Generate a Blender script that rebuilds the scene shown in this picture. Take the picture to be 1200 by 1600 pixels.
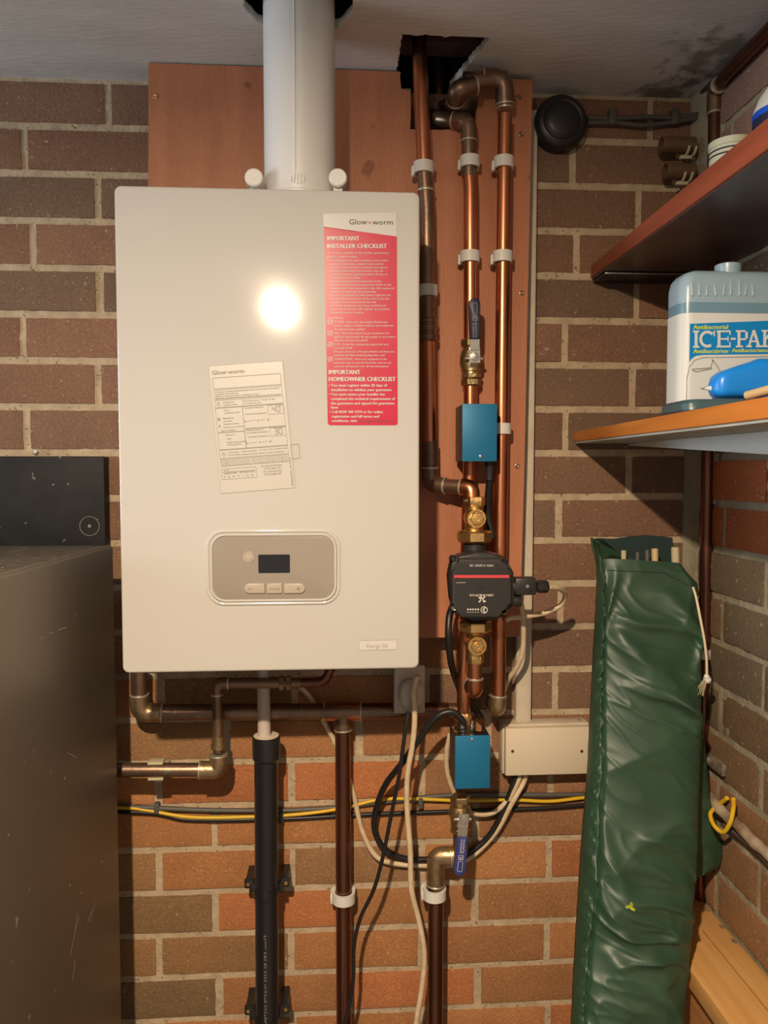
import bpy, bmesh, math, random
from mathutils import Vector, Matrix, noise
PI = math.pi
random.seed(7)
C = bpy.context.scene.collection
for o in list(bpy.data.objects):
    bpy.data.objects.remove(o)

# ------------------------------------------------------------------ camera
H = 1.5                       # eye height; the brick wall is the plane y = 0
F_, YAW, PITCH, ROLL, D = 1207.75, .0641, .04925, -.00072, 1.30962
cy, sy, cp, sp = math.cos(YAW), math.sin(YAW), math.cos(PITCH), math.sin(PITCH)
FW = Vector((sy*cp, cy*cp, -sp)); RT = Vector((cy, -sy, 0)); UP = RT.cross(FW)
cr, sr = math.cos(ROLL), math.sin(ROLL)
RT, UP = RT*cr + UP*sr, UP*cr - RT*sr
CAM = Vector((0, -D, H))
cam = bpy.data.cameras.new('camera'); camo = bpy.data.objects.new('camera', cam); C.objects.link(camo)
camo.matrix_world = Matrix(((RT.x, UP.x, -FW.x, CAM.x), (RT.y, UP.y, -FW.y, CAM.y), (RT.z, UP.z, -FW.z, CAM.z), (0, 0, 0, 1)))
cam.sensor_fit = 'VERTICAL'; cam.sensor_height = 36; cam.lens = F_/1600*36; cam.clip_start = .02
bpy.context.scene.camera = camo

# ------------------------------------------------------------------ light
sc = bpy.context.scene
sc.view_settings.view_transform = 'Standard'; sc.view_settings.look = 'None'
sc.view_settings.gamma = 1; sc.view_settings.use_curve_mapping = False
sc.view_settings.exposure = 0.35
w = bpy.data.worlds.new('world'); sc.world = w; w.use_nodes = True
w.node_tree.nodes['Background'].inputs[0].default_value = (1.0, .94, .88, 1)
w.node_tree.nodes['Background'].inputs[1].default_value = .225

def lamp(name, kind, loc, power, col, size=.1, target=None, sizey=None):
    l = bpy.data.lights.new(name, kind); o = bpy.data.objects.new(name, l); C.objects.link(o)
    l.energy = power; l.color = col; o.location = loc
    if kind == 'AREA':
        l.shape = 'RECTANGLE' if sizey else 'DISK'; l.size = size
        if sizey: l.size_y = sizey
    if kind == 'POINT': l.shadow_soft_size = size
    if target is not None:
        o.rotation_euler = (Vector(target)-Vector(loc)).to_track_quat('-Z', 'Y').to_euler()
    return o
LX, LY, LZ = -.20, -1.45, H+.56
lamp('ceiling_lamp_light', 'AREA', (LX, LY, LZ), 40, (1, .79, .56), .045, (LX+.08, LY+.02, LZ-1))
lamp('ceiling_bulb_light', 'POINT', (LX, LY, LZ-.02), 2.8, (1, .80, .58), .022)
lamp('window_light', 'AREA', (-2.3, -.80, H+.12), 19, (.78, .89, 1.0), .7, (-.1, -.1, H+.45), .9)

# ------------------------------------------------------------------ helpers
def ray(x, y):
    return FW + RT*((x-600)/F_) - UP*((y-800)/F_)
def at(x, y, Y=0.0):                       # the point of the plane y = Y seen at (x, y)
    v = ray(x, y); return CAM + v*((Y+D)/v.y)
def atx(x, y, X):
    v = ray(x, y); return CAM + v*(X/v.x)
def atz(x, y, Z):
    v = ray(x, y); return CAM + v*((Z-H)/v.z)
def lin(r, g, b):
    f = lambda c: (c/255/12.92) if c <= 10 else ((c/255+.055)/1.055)**2.4
    return (f(r), f(g), f(b), 1)

LOC = {}
def mesh_of(name, bm, mats, smooth=None):
    me = bpy.data.meshes.new(name)
    bmesh.ops.recalc_face_normals(bm, faces=bm.faces)
    bm.to_mesh(me); bm.free()
    for m in (mats if isinstance(mats, (list, tuple)) else [mats]): me.materials.append(m)
    if smooth is not None:
        me.set_sharp_from_angle(angle=math.radians(smooth))
        for p in me.polygons: p.use_smooth = True
    return me
def part(name, bm, mats, parent, label=None, smooth=35):
    me = mesh_of(name, bm, mats, smooth)
    o = bpy.data.objects.new(name, me); C.objects.link(o)
    l = LOC[parent.name]; me.transform(Matrix.Translation(-l)); o.parent = parent; LOC[o.name] = l
    if label: o['label'] = label
    return o
def thing(name, label, cat, loc, group=None):
    o = bpy.data.objects.new(name, None); C.objects.link(o); o.empty_display_size = .02
    o.location = loc; LOC[o.name] = Vector(loc); o['label'] = label; o['category'] = cat
    if group: o['group'] = group
    return o
def single(name, bm, mats, label, cat, group=None, smooth=35, kind=None):
    vs = [v.co for v in bm.verts]
    lo = Vector([min(v[i] for v in vs) for i in range(3)]); hi = Vector([max(v[i] for v in vs) for i in range(3)])
    l = Vector(((lo.x+hi.x)/2, (lo.y+hi.y)/2, lo.z))
    me = mesh_of(name, bm, mats, smooth); me.transform(Matrix.Translation(-l))
    o = bpy.data.objects.new(name, me); C.objects.link(o); o.location = l; LOC[o.name] = l
    o['label'] = label; o['category'] = cat
    if group: o['group'] = group
    if kind: o['kind'] = kind
    return o
def struct(name, bm, mats, smooth=None, parent=None):
    me = mesh_of(name, bm, mats, smooth)
    o = bpy.data.objects.new(name, me); C.objects.link(o); LOC[o.name] = Vector((0, 0, 0))
    if parent: o.parent = parent
    else: o['kind'] = 'structure'
    return o
def copy_thing(root, loc, label, rot=None, group=None):
    r = root.copy(); C.objects.link(r); r.location = loc; LOC[r.name] = Vector(loc); r['label'] = label
    if rot is not None: r.rotation_euler = rot
    if group: r['group'] = group
    for ch in list(root.children):
        c = ch.copy(); C.objects.link(c); c.parent = r
        for g in list(ch.children):
            d = g.copy(); C.objects.link(d); d.parent = c
    return r

def BM(): return bmesh.new()
def box(bm, lo, hi, bev=0, seg=2, mi=0):
    r = bmesh.ops.create_cube(bm, size=1)
    vs = r['verts']
    for v in vs:
        v.co = Vector(((lo[i]+hi[i])/2 + v.co[i]*(hi[i]-lo[i]) for i in range(3)))
    fs = set(f for v in vs for f in v.link_faces)
    if bev:
        es = set(e for v in vs for e in v.link_edges)
        rr = bmesh.ops.bevel(bm, geom=list(es), offset=bev, segments=seg, profile=.5, affect='EDGES')
        fs = set(rr['faces']) | set(f for v in rr['verts'] for f in v.link_faces)
    for f in fs: f.material_index = mi
    return fs
def ring_frames(pts):
    n = len(pts); T = []
    for i in range(n):
        t = (pts[min(i+1, n-1)]-pts[max(i-1, 0)]); T.append(t.normalized() if t.length > 1e-9 else Vector((0, 0, 1)))
    a = Vector((0, 0, 1)) if abs(T[0].z) < .9 else Vector((0, 1, 0))
    N = (a - T[0]*a.dot(T[0])).normalized(); out = []
    for i in range(n):
        if i:
            q = T[i-1].rotation_difference(T[i]); N = q @ N
            N = (N - T[i]*N.dot(T[i])).normalized()
        out.append((N, T[i].cross(N)))
    return out
def tube(bm, pts, r, seg=20, cap=True, mi=0, inner=None):
    pts = [Vector(p) for p in pts]; fr = ring_frames(pts); rings = []
    rs = r if isinstance(r, (list, tuple)) else [r]*len(pts)
    for p, (N, B), rr in zip(pts, fr, rs):
        rings.append([bm.verts.new(p + N*(math.cos(2*PI*k/seg)*rr) + B*(math.sin(2*PI*k/seg)*rr)) for k in range(seg)])
    for a, b in zip(rings, rings[1:]):
        for k in range(seg):
            f = bm.faces.new((a[k], a[(k+1) % seg], b[(k+1) % seg], b[k])); f.material_index = mi
    if cap:
        for rg in (rings[0], rings[-1]):
            try: bm.faces.new(rg).material_index = mi
            except ValueError: pass
    return rings
def lathe(bm, a, axis, prof, seg=24, mi=0, squash=None):
    # prof: list of (distance along the axis, radius)
    axis = Vector(axis).normalized(); a = Vector(a)
    u = Vector((0, 0, 1)) if abs(axis.z) < .9 else Vector((0, 1, 0))
    u = (u-axis*u.dot(axis)).normalized(); v = axis.cross(u); rings = []
    for t, r in prof:
        if r < 1e-6: rings.append([bm.verts.new(a+axis*t)])
        else: rings.append([bm.verts.new(a+axis*t+(u*math.cos(2*PI*(k+.5)/seg)+v*math.sin(2*PI*(k+.5)/seg))*r) for k in range(seg)])
    for p, q in zip(rings, rings[1:]):
        for k in range(seg):
            k2 = (k+1) % seg
            if len(p) == 1 and len(q) == 1: break
            if len(p) == 1: f = bm.faces.new((p[0], q[k2], q[k]))
            elif len(q) == 1: f = bm.faces.new((p[k], p[k2], q[0]))
            else: f = bm.faces.new((p[k], p[k2], q[k2], q[k]))
            f.material_index = mi
    for rg in (rings[0], rings[-1]):
        if len(rg) > 2: bm.faces.new(rg).material_index = mi
def hexnut(bm, a, axis, l, r, mi=0, seg=6):
    lathe(bm, a, axis, [(0, r*.9), (l*.15, r), (l*.85, r), (l, r*.9)], seg, mi)
def prism(bm, poly, Y0, Y1, bev=0, mi=0):     # poly: list of Vector (x, z) in the x-z plane
    f = [bm.verts.new((p[0], Y0, p[1])) for p in poly]; b = [bm.verts.new((p[0], Y1, p[1])) for p in poly]
    n = len(poly); fs = [bm.faces.new(f), bm.faces.new(b)]
    for i in range(n): fs.append(bm.faces.new((f[i], f[(i+1) % n], b[(i+1) % n], b[i])))
    if bev:
        es = [e for e in fs[0].edges]
        rr = bmesh.ops.bevel(bm, geom=es, offset=bev, segments=3, profile=.5, affect='EDGES')
        fs = list(set(fs) | set(rr['faces']))
    for q in fs:
        if q.is_valid: q.material_index = mi
def rrect(x0, z0, x1, z1, r, n=6):
    out = []
    for cx, cz, a0 in ((x1-r, z1-r, 0), (x0+r, z1-r, 90), (x0+r, z0+r, 180), (x1-r, z0+r, 270)):
        for k in range(n+1):
            a = math.radians(a0+90*k/n); out.append((cx+r*math.cos(a), cz+r*math.sin(a)))
    return out
def rr_slab(bm, x0, z0, x1, z1, r, Y0, Y1, bev, n=8):
    prof = [(Y1, 0.0)]+[(Y0+bev*(1-math.sin(a)), bev*(1-math.cos(a))) for a in [math.radians(90*k/5) for k in range(6)]]
    rings = [[bm.verts.new((x, y, z)) for x, z in rrect(x0+i_, z0+i_, x1-i_, z1-i_, max(r-i_, .0008), n)] for y, i_ in prof]
    for a, c in zip(rings, rings[1:]):
        for k in range(len(a)): bm.faces.new((a[k], a[(k+1) % len(a)], c[(k+1) % len(a)], c[k]))
    bm.faces.new(rings[0]); bm.faces.new(rings[-1])
def fillet(pts, r, n=8):
    pts = [Vector(p) for p in pts]; out = [pts[0]]
    for a, b, c in zip(pts, pts[1:], pts[2:]):
        d1, d2 = (a-b), (c-b); rr = min(r, d1.length*.49, d2.length*.49)
        d1.normalize(); d2.normalize(); p1, p2 = b+d1*rr, b+d2*rr
        for k in range(n+1):
            t = k/n; out.append((p1*(1-t)+b*t)*(1-t)+(b*(1-t)+p2*t)*t)
    out.append(pts[-1]); return out
def spline(pts, n=10):
    pts = [Vector(p) for p in pts]; P = [pts[0]*2-pts[1]]+pts+[pts[-1]*2-pts[-2]]; out = []
    for i in range(1, len(P)-2):
        a, b, c, d = P[i-1:i+3]
        for k in range(n):
            t = k/n
            out.append(.5*((2*b)+(c-a)*t+(2*a-5*b+4*c-d)*t*t+(3*b-3*c+d-a)*t*t*t))
    out.append(pts[-1]); return out
def A3(l): return [at(*p) for p in l]

# ------------------------------------------------------------------ materials
def mat(name, col, rough=.5, metal=0., col2=None, nscale=20, namt=.5, bump=0., bscale=200, spec=.5, coat=0., stretch=None, speck=None, detail=4, trans=0., aniso=0.):
    m = bpy.data.materials.new(name); m.use_nodes = True; nt = m.node_tree; b = nt.nodes['Principled BSDF']
    b.inputs['Base Color'].default_value = col; b.inputs['Roughness'].default_value = rough; b.inputs['Metallic'].default_value = metal
    b.inputs['Specular IOR Level'].default_value = spec; b.inputs['Coat Weight'].default_value = coat
    b.inputs['Transmission Weight'].default_value = trans
    L = nt.links; tc = nt.nodes.new('ShaderNodeTexCoord'); mp = nt.nodes.new('ShaderNodeMapping')
    L.new(tc.outputs['Object'], mp.inputs[0])
    if stretch: mp.inputs['Scale'].default_value = stretch
    src = None
    if col2 is not None:
        n = nt.nodes.new('ShaderNodeTexNoise'); n.inputs['Scale'].default_value = nscale; n.inputs['Detail'].default_value = detail
        L.new(mp.outputs[0], n.inputs['Vector'])
        r = nt.nodes.new('ShaderNodeMapRange'); r.inputs[1].default_value = .5-.25*(1.05-namt); r.inputs[2].default_value = .5+.25*(1.05-namt)
        L.new(n.outputs['Fac'], r.inputs[0])
        x = nt.nodes.new('ShaderNodeMix'); x.data_type = 'RGBA'; x.inputs[6].default_value = col; x.inputs[7].default_value = col2
        L.new(r.outputs[0], x.inputs[0]); L.new(x.outputs[2], b.inputs['Base Color']); src = x.outputs[2]
    if speck:
        v = nt.nodes.new('ShaderNodeTexNoise'); v.inputs['Scale'].default_value = speck[1]; v.inputs['Detail'].default_value = 1
        L.new(tc.outputs['Object'], v.inputs['Vector'])
        r = nt.nodes.new('ShaderNodeMapRange'); r.inputs[1].default_value = speck[2]; r.inputs[2].default_value = speck[2]+.04
        L.new(v.outputs['Fac'], r.inputs[0])
        x = nt.nodes.new('ShaderNodeMix'); x.data_type = 'RGBA'; x.inputs[6].default_value = col; x.inputs[7].default_value = speck[0]
        if src: L.new(src, x.inputs[6])
        L.new(r.outputs[0], x.inputs[0]); L.new(x.outputs[2], b.inputs['Base Color'])
    if bump:
        n = nt.nodes.new('ShaderNodeTexNoise'); n.inputs['Scale'].default_value = bscale; n.inputs['Detail'].default_value = 3
        L.new(mp.outputs[0], n.inputs['Vector'])
        u = nt.nodes.new('ShaderNodeBump'); u.inputs['Strength'].default_value = bump; u.inputs['Distance'].default_value = .002
        L.new(n.outputs['Fac'], u.inputs['Height']); L.new(u.outputs[0], b.inputs['Normal'])
    return m
def brick_mat(name, tint=(1, 1, 1), smear=None):
    m = bpy.data.materials.new(name); m.use_nodes = True; nt = m.node_tree; b = nt.nodes['Principled BSDF']; L = nt.links
    b.inputs['Roughness'].default_value = .88; b.inputs['Specular IOR Level'].default_value = .25
    tc = nt.nodes.new('ShaderNodeTexCoord'); at_ = nt.nodes.new('ShaderNodeAttribute'); at_.attribute_name = 'brick_colour'
    def nz(scale, detail=4, vec=None, rough=.5):
        n = nt.nodes.new('ShaderNodeTexNoise'); n.inputs['Scale'].default_value = scale; n.inputs['Detail'].default_value = detail
        n.inputs['Roughness'].default_value = rough
        L.new(vec or tc.outputs['Object'], n.inputs['Vector']); return n.outputs['Fac']
    def rng(s, a, c, lo=0, hi=1):
        r = nt.nodes.new('ShaderNodeMapRange'); r.inputs[1].default_value = a; r.inputs[2].default_value = c
        r.inputs[3].default_value = lo; r.inputs[4].default_value = hi; L.new(s, r.inputs[0]); return r.outputs[0]
    def mix(f, a, c, mode='MIX'):
        x = nt.nodes.new('ShaderNodeMix'); x.data_type = 'RGBA'; x.blend_type = mode
        if isinstance(f, float): x.inputs[0].default_value = f
        else: L.new(f, x.inputs[0])
        for i, s in ((6, a), (7, c)):
            if isinstance(s, tuple): x.inputs[i].default_value = s
            else: L.new(s, x.inputs[i])
        return x.outputs[2]
    c = mix(1.0, at_.outputs['Color'], tint+(1,), 'MULTIPLY')
    c = mix(rng(nz(14, 5), .35, .7, 0, .35), c, mix(1.0, c, (.62, .62, .66, 1), 'MULTIPLY'))
    c = mix(rng(nz(230, 2), .35, .65, 0, .35), c, mix(1.0, c, (.42, .42, .42, 1), 'MULTIPLY'))
    c = mix(rng(nz(330, 1), .66, .72, 0, .75), c, mix(1.0, c, (1.9, 1.9, 1.8, 1), 'MULTIPLY'))
    c = mix(rng(nz(120, 1), .71, .74, 0, .7), c, (.42, .33, .22, 1))
    if smear: c = mix(rng(nz(7, 6, rough=.65), smear[0], smear[0]+.05), c, smear[1])
    L.new(c, b.inputs['Base Color'])
    u = nt.nodes.new('ShaderNodeBump'); u.inputs['Strength'].default_value = .8; u.inputs['Distance'].default_value = .0022
    L.new(nz(190, 5, rough=.7), u.inputs['Height']); L.new(u.outputs[0], b.inputs['Normal'])
    return m

M = {}
M['brick'] = brick_mat('brick')
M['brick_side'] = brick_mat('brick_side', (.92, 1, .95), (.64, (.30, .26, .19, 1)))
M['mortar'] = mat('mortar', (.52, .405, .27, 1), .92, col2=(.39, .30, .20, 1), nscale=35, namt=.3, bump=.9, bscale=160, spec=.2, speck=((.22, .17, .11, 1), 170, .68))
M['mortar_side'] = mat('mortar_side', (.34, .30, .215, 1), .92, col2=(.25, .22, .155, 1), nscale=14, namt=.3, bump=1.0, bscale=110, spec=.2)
M['plaster'] = mat('plaster', (.66, .645, .61, 1), .85, col2=(.56, .545, .51, 1), nscale=7, namt=.1, bump=.35, bscale=45, spec=.2, stretch=(1, 3, 1), detail=8)
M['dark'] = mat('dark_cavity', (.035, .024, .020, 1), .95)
M['joist'] = mat('joist', (.16, .085, .065, 1), .9, col2=(.10, .05, .04, 1), nscale=30, bump=.6)
M['floor'] = mat('floor', (.25, .23, .2, 1), .8, col2=(.2, .18, .16, 1), nscale=5)
M['ply'] = mat('plywood', (.48, .185, .085, 1), .55, col2=(.37, .135, .062, 1), nscale=9, namt=.15, bump=.25, bscale=90, stretch=(3.2, 1, .55), detail=9, speck=((.26, .085, .04, 1), 26, .705))
M['plyedge'] = mat('plywood_edge', (.5, .33, .18, 1), .8, col2=(.3, .14, .07, 1), nscale=60, bump=.6)
M['white'] = mat('white_enamel', (.50, .482, .452, 1), .085, spec=.5)
M['whitep'] = mat('white_plastic', (.66, .64, .60, 1), .45)
M['flue'] = mat('white_flue', (.66, .65, .63, 1), .33)
M['cream'] = mat('cream_plastic', (.66, .56, .42, 1), .5)
M['grey_plastic'] = mat('grey_white_plastic', (.50, .44, .38, 1), .55)
M['trunk'] = mat('trunking_plastic', (.62, .54, .42, 1), .55, col2=(.52, .44, .33, 1), nscale=25, namt=.3)
M['copper'] = mat('copper', (.76, .30, .15, 1), .32, 1., col2=(.46, .175, .09, 1), nscale=16, namt=.25, bump=.1, bscale=60, stretch=(1, 1, .35), detail=7)
M['tarnish'] = mat('tarnished_copper', (.30, .185, .125, 1), .38, .85, col2=(.20, .135, .095, 1), nscale=22, namt=.3, bump=.2, bscale=80, speck=((.26, .25, .19, 1), 60, .70))
M['darkcopper'] = mat('dark_copper', (.23, .10, .062, 1), .27, .9, col2=(.15, .068, .046, 1), nscale=14, stretch=(1, 1, .3))
M['solder'] = mat('soldered_fitting', (.48, .34, .19, 1), .38, .85, col2=(.30, .21, .12, 1), nscale=40, bump=.4, bscale=120)
M['soldring'] = mat('solder_ring', (.55, .50, .40, 1), .4, .7)
M['brass'] = mat('brass', (.84, .55, .22, 1), .38, 1., col2=(.60, .37, .145, 1), nscale=35, namt=.2, bump=.25, bscale=160)
M['brassdark'] = mat('old_brass', (.52, .39, .20, 1), .38, .95, col2=(.32, .24, .13, 1), nscale=35, bump=.3)
M['steel'] = mat('plated_steel', (.74, .68, .58, 1), .25, 1., bump=.15)
M['handle'] = mat('blue_dipped_handle', (.028, .042, .20, 1), .35, coat=.2)
M['handledark'] = mat('navy_dipped_handle', (.012, .016, .050, 1), .38, coat=.2)
M['bluebox'] = mat('blue_anodised_metal', (.007, .155, .31, 1), .5, .2, bump=.05)
M['blackbox'] = mat('black_metal', (.018, .014, .016, 1), .4)
M['black'] = mat('black_plastic', (.020, .019, .019, 1), .42)
M['pumpblack'] = mat('pump_black', (.030, .028, .027, 1), .42, bump=.1)
M['red'] = mat('red_print', (.62, .055, .075, 1), .5)
M['print'] = mat('pale_print', (.66, .62, .55, 1), .6)
M['printdark'] = mat('dark_print', (.085, .075, .065, 1), .6)
M['printgrey'] = mat('grey_print', (.24, .205, .165, 1), .6)
M['printlight'] = mat('light_grey_print', (.33, .30, .26, 1), .6)
M['stickred'] = mat('red_sticker', (.50, .010, .046, 1), .30, col2=(.46, .011, .043, 1), nscale=8)
M['stickwhite'] = mat('white_sticker', (.56, .545, .515, 1), .22)
M['card'] = mat('card', (.50, .478, .435, 1), .35)
M['taupe'] = mat('taupe_panel', (.29, .25, .205, 1), .22, coat=.4)
M['taupe2'] = mat('taupe_button', (.40, .345, .28, 1), .35)
M['filmedge'] = mat('film_edge', (.33, .30, .26, 1), .5)
M['screen'] = mat('display_glass', (.018, .018, .022, 1), .08)
M['waste'] = mat('black_waste_pipe', (.014, .014, .015, 1), .28)
M['freezer'] = mat('dark_metal_side', (.17, .145, .115, 1), .42, .45, col2=(.15, .125, .095, 1), nscale=3, bump=.06, bscale=300, speck=((.4, .36, .3, 1), 55, .765))
M['freezertop'] = mat('dusty_top', (.11, .095, .075, 1), .6, .2, col2=(.07, .06, .048, 1), nscale=40, namt=.4, speck=((.4, .36, .3, 1), 150, .70))
M['trimmetal'] = mat('trim_metal', (.22, .19, .15, 1), .35, .6)
M['blackpanel'] = mat('black_painted_board', (.016, .016, .017, 1), .55, col2=(.022, .022, .022, 1), nscale=20, spec=.15, speck=((.16, .15, .13, 1), 90, .735), bump=.15)
M['shelf'] = mat('red_stained_wood', (.30, .075, .038, 1), .45, col2=(.21, .048, .024, 1), nscale=14, stretch=(1, .2, 3), detail=8, bump=.2, bscale=60)
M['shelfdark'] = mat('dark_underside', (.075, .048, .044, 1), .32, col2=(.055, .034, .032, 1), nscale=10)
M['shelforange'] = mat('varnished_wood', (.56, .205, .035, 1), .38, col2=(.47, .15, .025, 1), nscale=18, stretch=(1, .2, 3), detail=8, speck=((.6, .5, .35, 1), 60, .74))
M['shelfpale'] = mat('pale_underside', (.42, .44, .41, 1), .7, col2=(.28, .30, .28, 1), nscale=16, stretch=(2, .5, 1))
M['lam'] = mat('white_laminate', (.70, .73, .70, 1), .45)
M['nylon'] = mat('green_nylon', (.018, .052, .031, 1), .47, col2=(.026, .066, .038, 1), nscale=12, bump=.08, bscale=700, spec=.6)
M['nylondark'] = mat('dark_green_lining', (.010, .030, .028, 1), .7)
M['wood'] = mat('pine', (.60, .335, .115, 1), .65, col2=(.47, .23, .07, 1), nscale=9, namt=.2, stretch=(6, .35, 6), detail=9, bump=.25, bscale=40)
M['wooddark'] = mat('brown_wood', (.36, .165, .055, 1), .65, col2=(.28, .12, .04, 1), nscale=9, stretch=(6, .35, 6), detail=8)
M['leaf'] = mat('leaf', (.36, .42, .03, 1), .6)
M['stick'] = mat('pale_stick', (.48, .42, .27, 1), .7)
M['cord'] = mat('cord', (.66, .56, .40, 1), .8)
M['cable_black'] = mat('black_cable', (.012, .011, .011, 1), .42)
M['cable_cream'] = mat('cream_cable', (.66, .53, .36, 1), .5, col2=(.56, .42, .26, 1), nscale=60, namt=.5)
M['cable_yellow'] = mat('yellow_cable', (.72, .40, .015, 1), .42, col2=(.60, .42, .02, 1), nscale=12)
M['cable_green'] = mat('green_cable', (.10, .20, .03, 1), .45)
M['cable_grey'] = mat('grey_cable', (.085, .078, .068, 1), .5)
M['conduit'] = mat('dirty_conduit', (.42, .34, .24, 1), .7, col2=(.18, .12, .08, 1), nscale=30, namt=.5)
M['icejug'] = mat('translucent_jug', (.33, .47, .56, 1), .30, trans=.12)
M['iceliquid'] = mat('jug_liquid', (.15, .27, .36, 1), .25)
M['icelabel'] = mat('jug_label', (.62, .64, .62, 1), .45)
M['iceblue'] = mat('label_blue', (.0, .22, .56, 1), .45)
M['iceyellow'] = mat('label_yellow', (.62, .66, .03, 1), .5)
M['bottleblue'] = mat('blue_plastic', (.012, .24, .78, 1), .32)
M['teal'] = mat('teal_plastic', (.045, .09, .105, 1), .35)
M['beige'] = mat('beige_plastic', (.55, .40, .22, 1), .5)
M['navy'] = mat('navy_label', (.025, .028, .065, 1), .35)
M['royal'] = mat('royal_blue_label', (.01, .10, .68, 1), .35)
M['tub'] = mat('ivory_tub', (.72, .72, .52, 1), .4)
M['galv'] = mat('galvanised', (.36, .32, .26, 1), .5, .5, col2=(.22, .19, .15, 1), nscale=90, bump=.5)
M['tan'] = mat('brown_duct_pipe', (.20, .115, .06, 1), .5, .3, col2=(.14, .085, .05, 1), nscale=25)

# text as flat lettering, laid on a surface through a map (u, v) -> world
def text_mesh(body, bold=0.):
    cu = bpy.data.curves.new('t', 'FONT'); cu.body = body; cu.size = 1; cu.resolution_u = 2; cu.offset = bold
    o = bpy.data.objects.new('t', cu); me = o.to_mesh()
    vs = [v.co.copy() for v in me.vertices]; ps = [tuple(p.vertices) for p in me.polygons]
    o.to_mesh_clear(); bpy.data.objects.remove(o); bpy.data.curves.remove(cu)
    return vs, ps
def add_text(bm, body, u0, vb, w_, h_, mp, bold=0., mi=0):
    if bold:      # heavier strokes: a second impression a hair to the side
        add_text(bm, body, u0+h_*bold*3.2, vb, w_, h_, lambda u, v: mp(u, v)+Vector((0, -.00006, 0)), 0, mi)
    vs, ps = text_mesh(body, 0)
    if not vs: return
    x0 = min(v.x for v in vs); x1 = max(v.x for v in vs); k = w_/max(x1-x0, 1e-6)
    nv = [bm.verts.new(mp(u0+(v.x-x0)*k, vb-v.y*h_/.70)) for v in vs]
    for p in ps:
        try: bm.faces.new([nv[i] for i in p]).material_index = mi
        except ValueError: pass
def quad(bm, u0, v0, u1, v1, mp, mi=0):
    bm.faces.new([bm.verts.new(mp(u, v)) for u, v in ((u0, v0), (u1, v0), (u1, v1), (u0, v1))]).material_index = mi
def line(bm, u0, v0, u1, v1, t, mp, mi=0):
    d = Vector((u1-u0, v1-v0)); n = Vector((-d.y, d.x)).normalized()*t/2
    bm.faces.new([bm.verts.new(mp(u, v)) for u, v in ((u0+n.x, v0+n.y), (u1+n.x, v1+n.y), (u1-n.x, v1-n.y), (u0-n.x, v0-n.y))]).material_index = mi
def frame_rect(bm, u0, v0, u1, v1, t, mp, mi=0):
    line(bm, u0, v0, u1, v0, t, mp, mi); line(bm, u1, v0, u1, v1, t, mp, mi); line(bm, u1, v1, u0, v1, t, mp, mi); line(bm, u0, v1, u0, v0, t, mp, mi)

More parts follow.
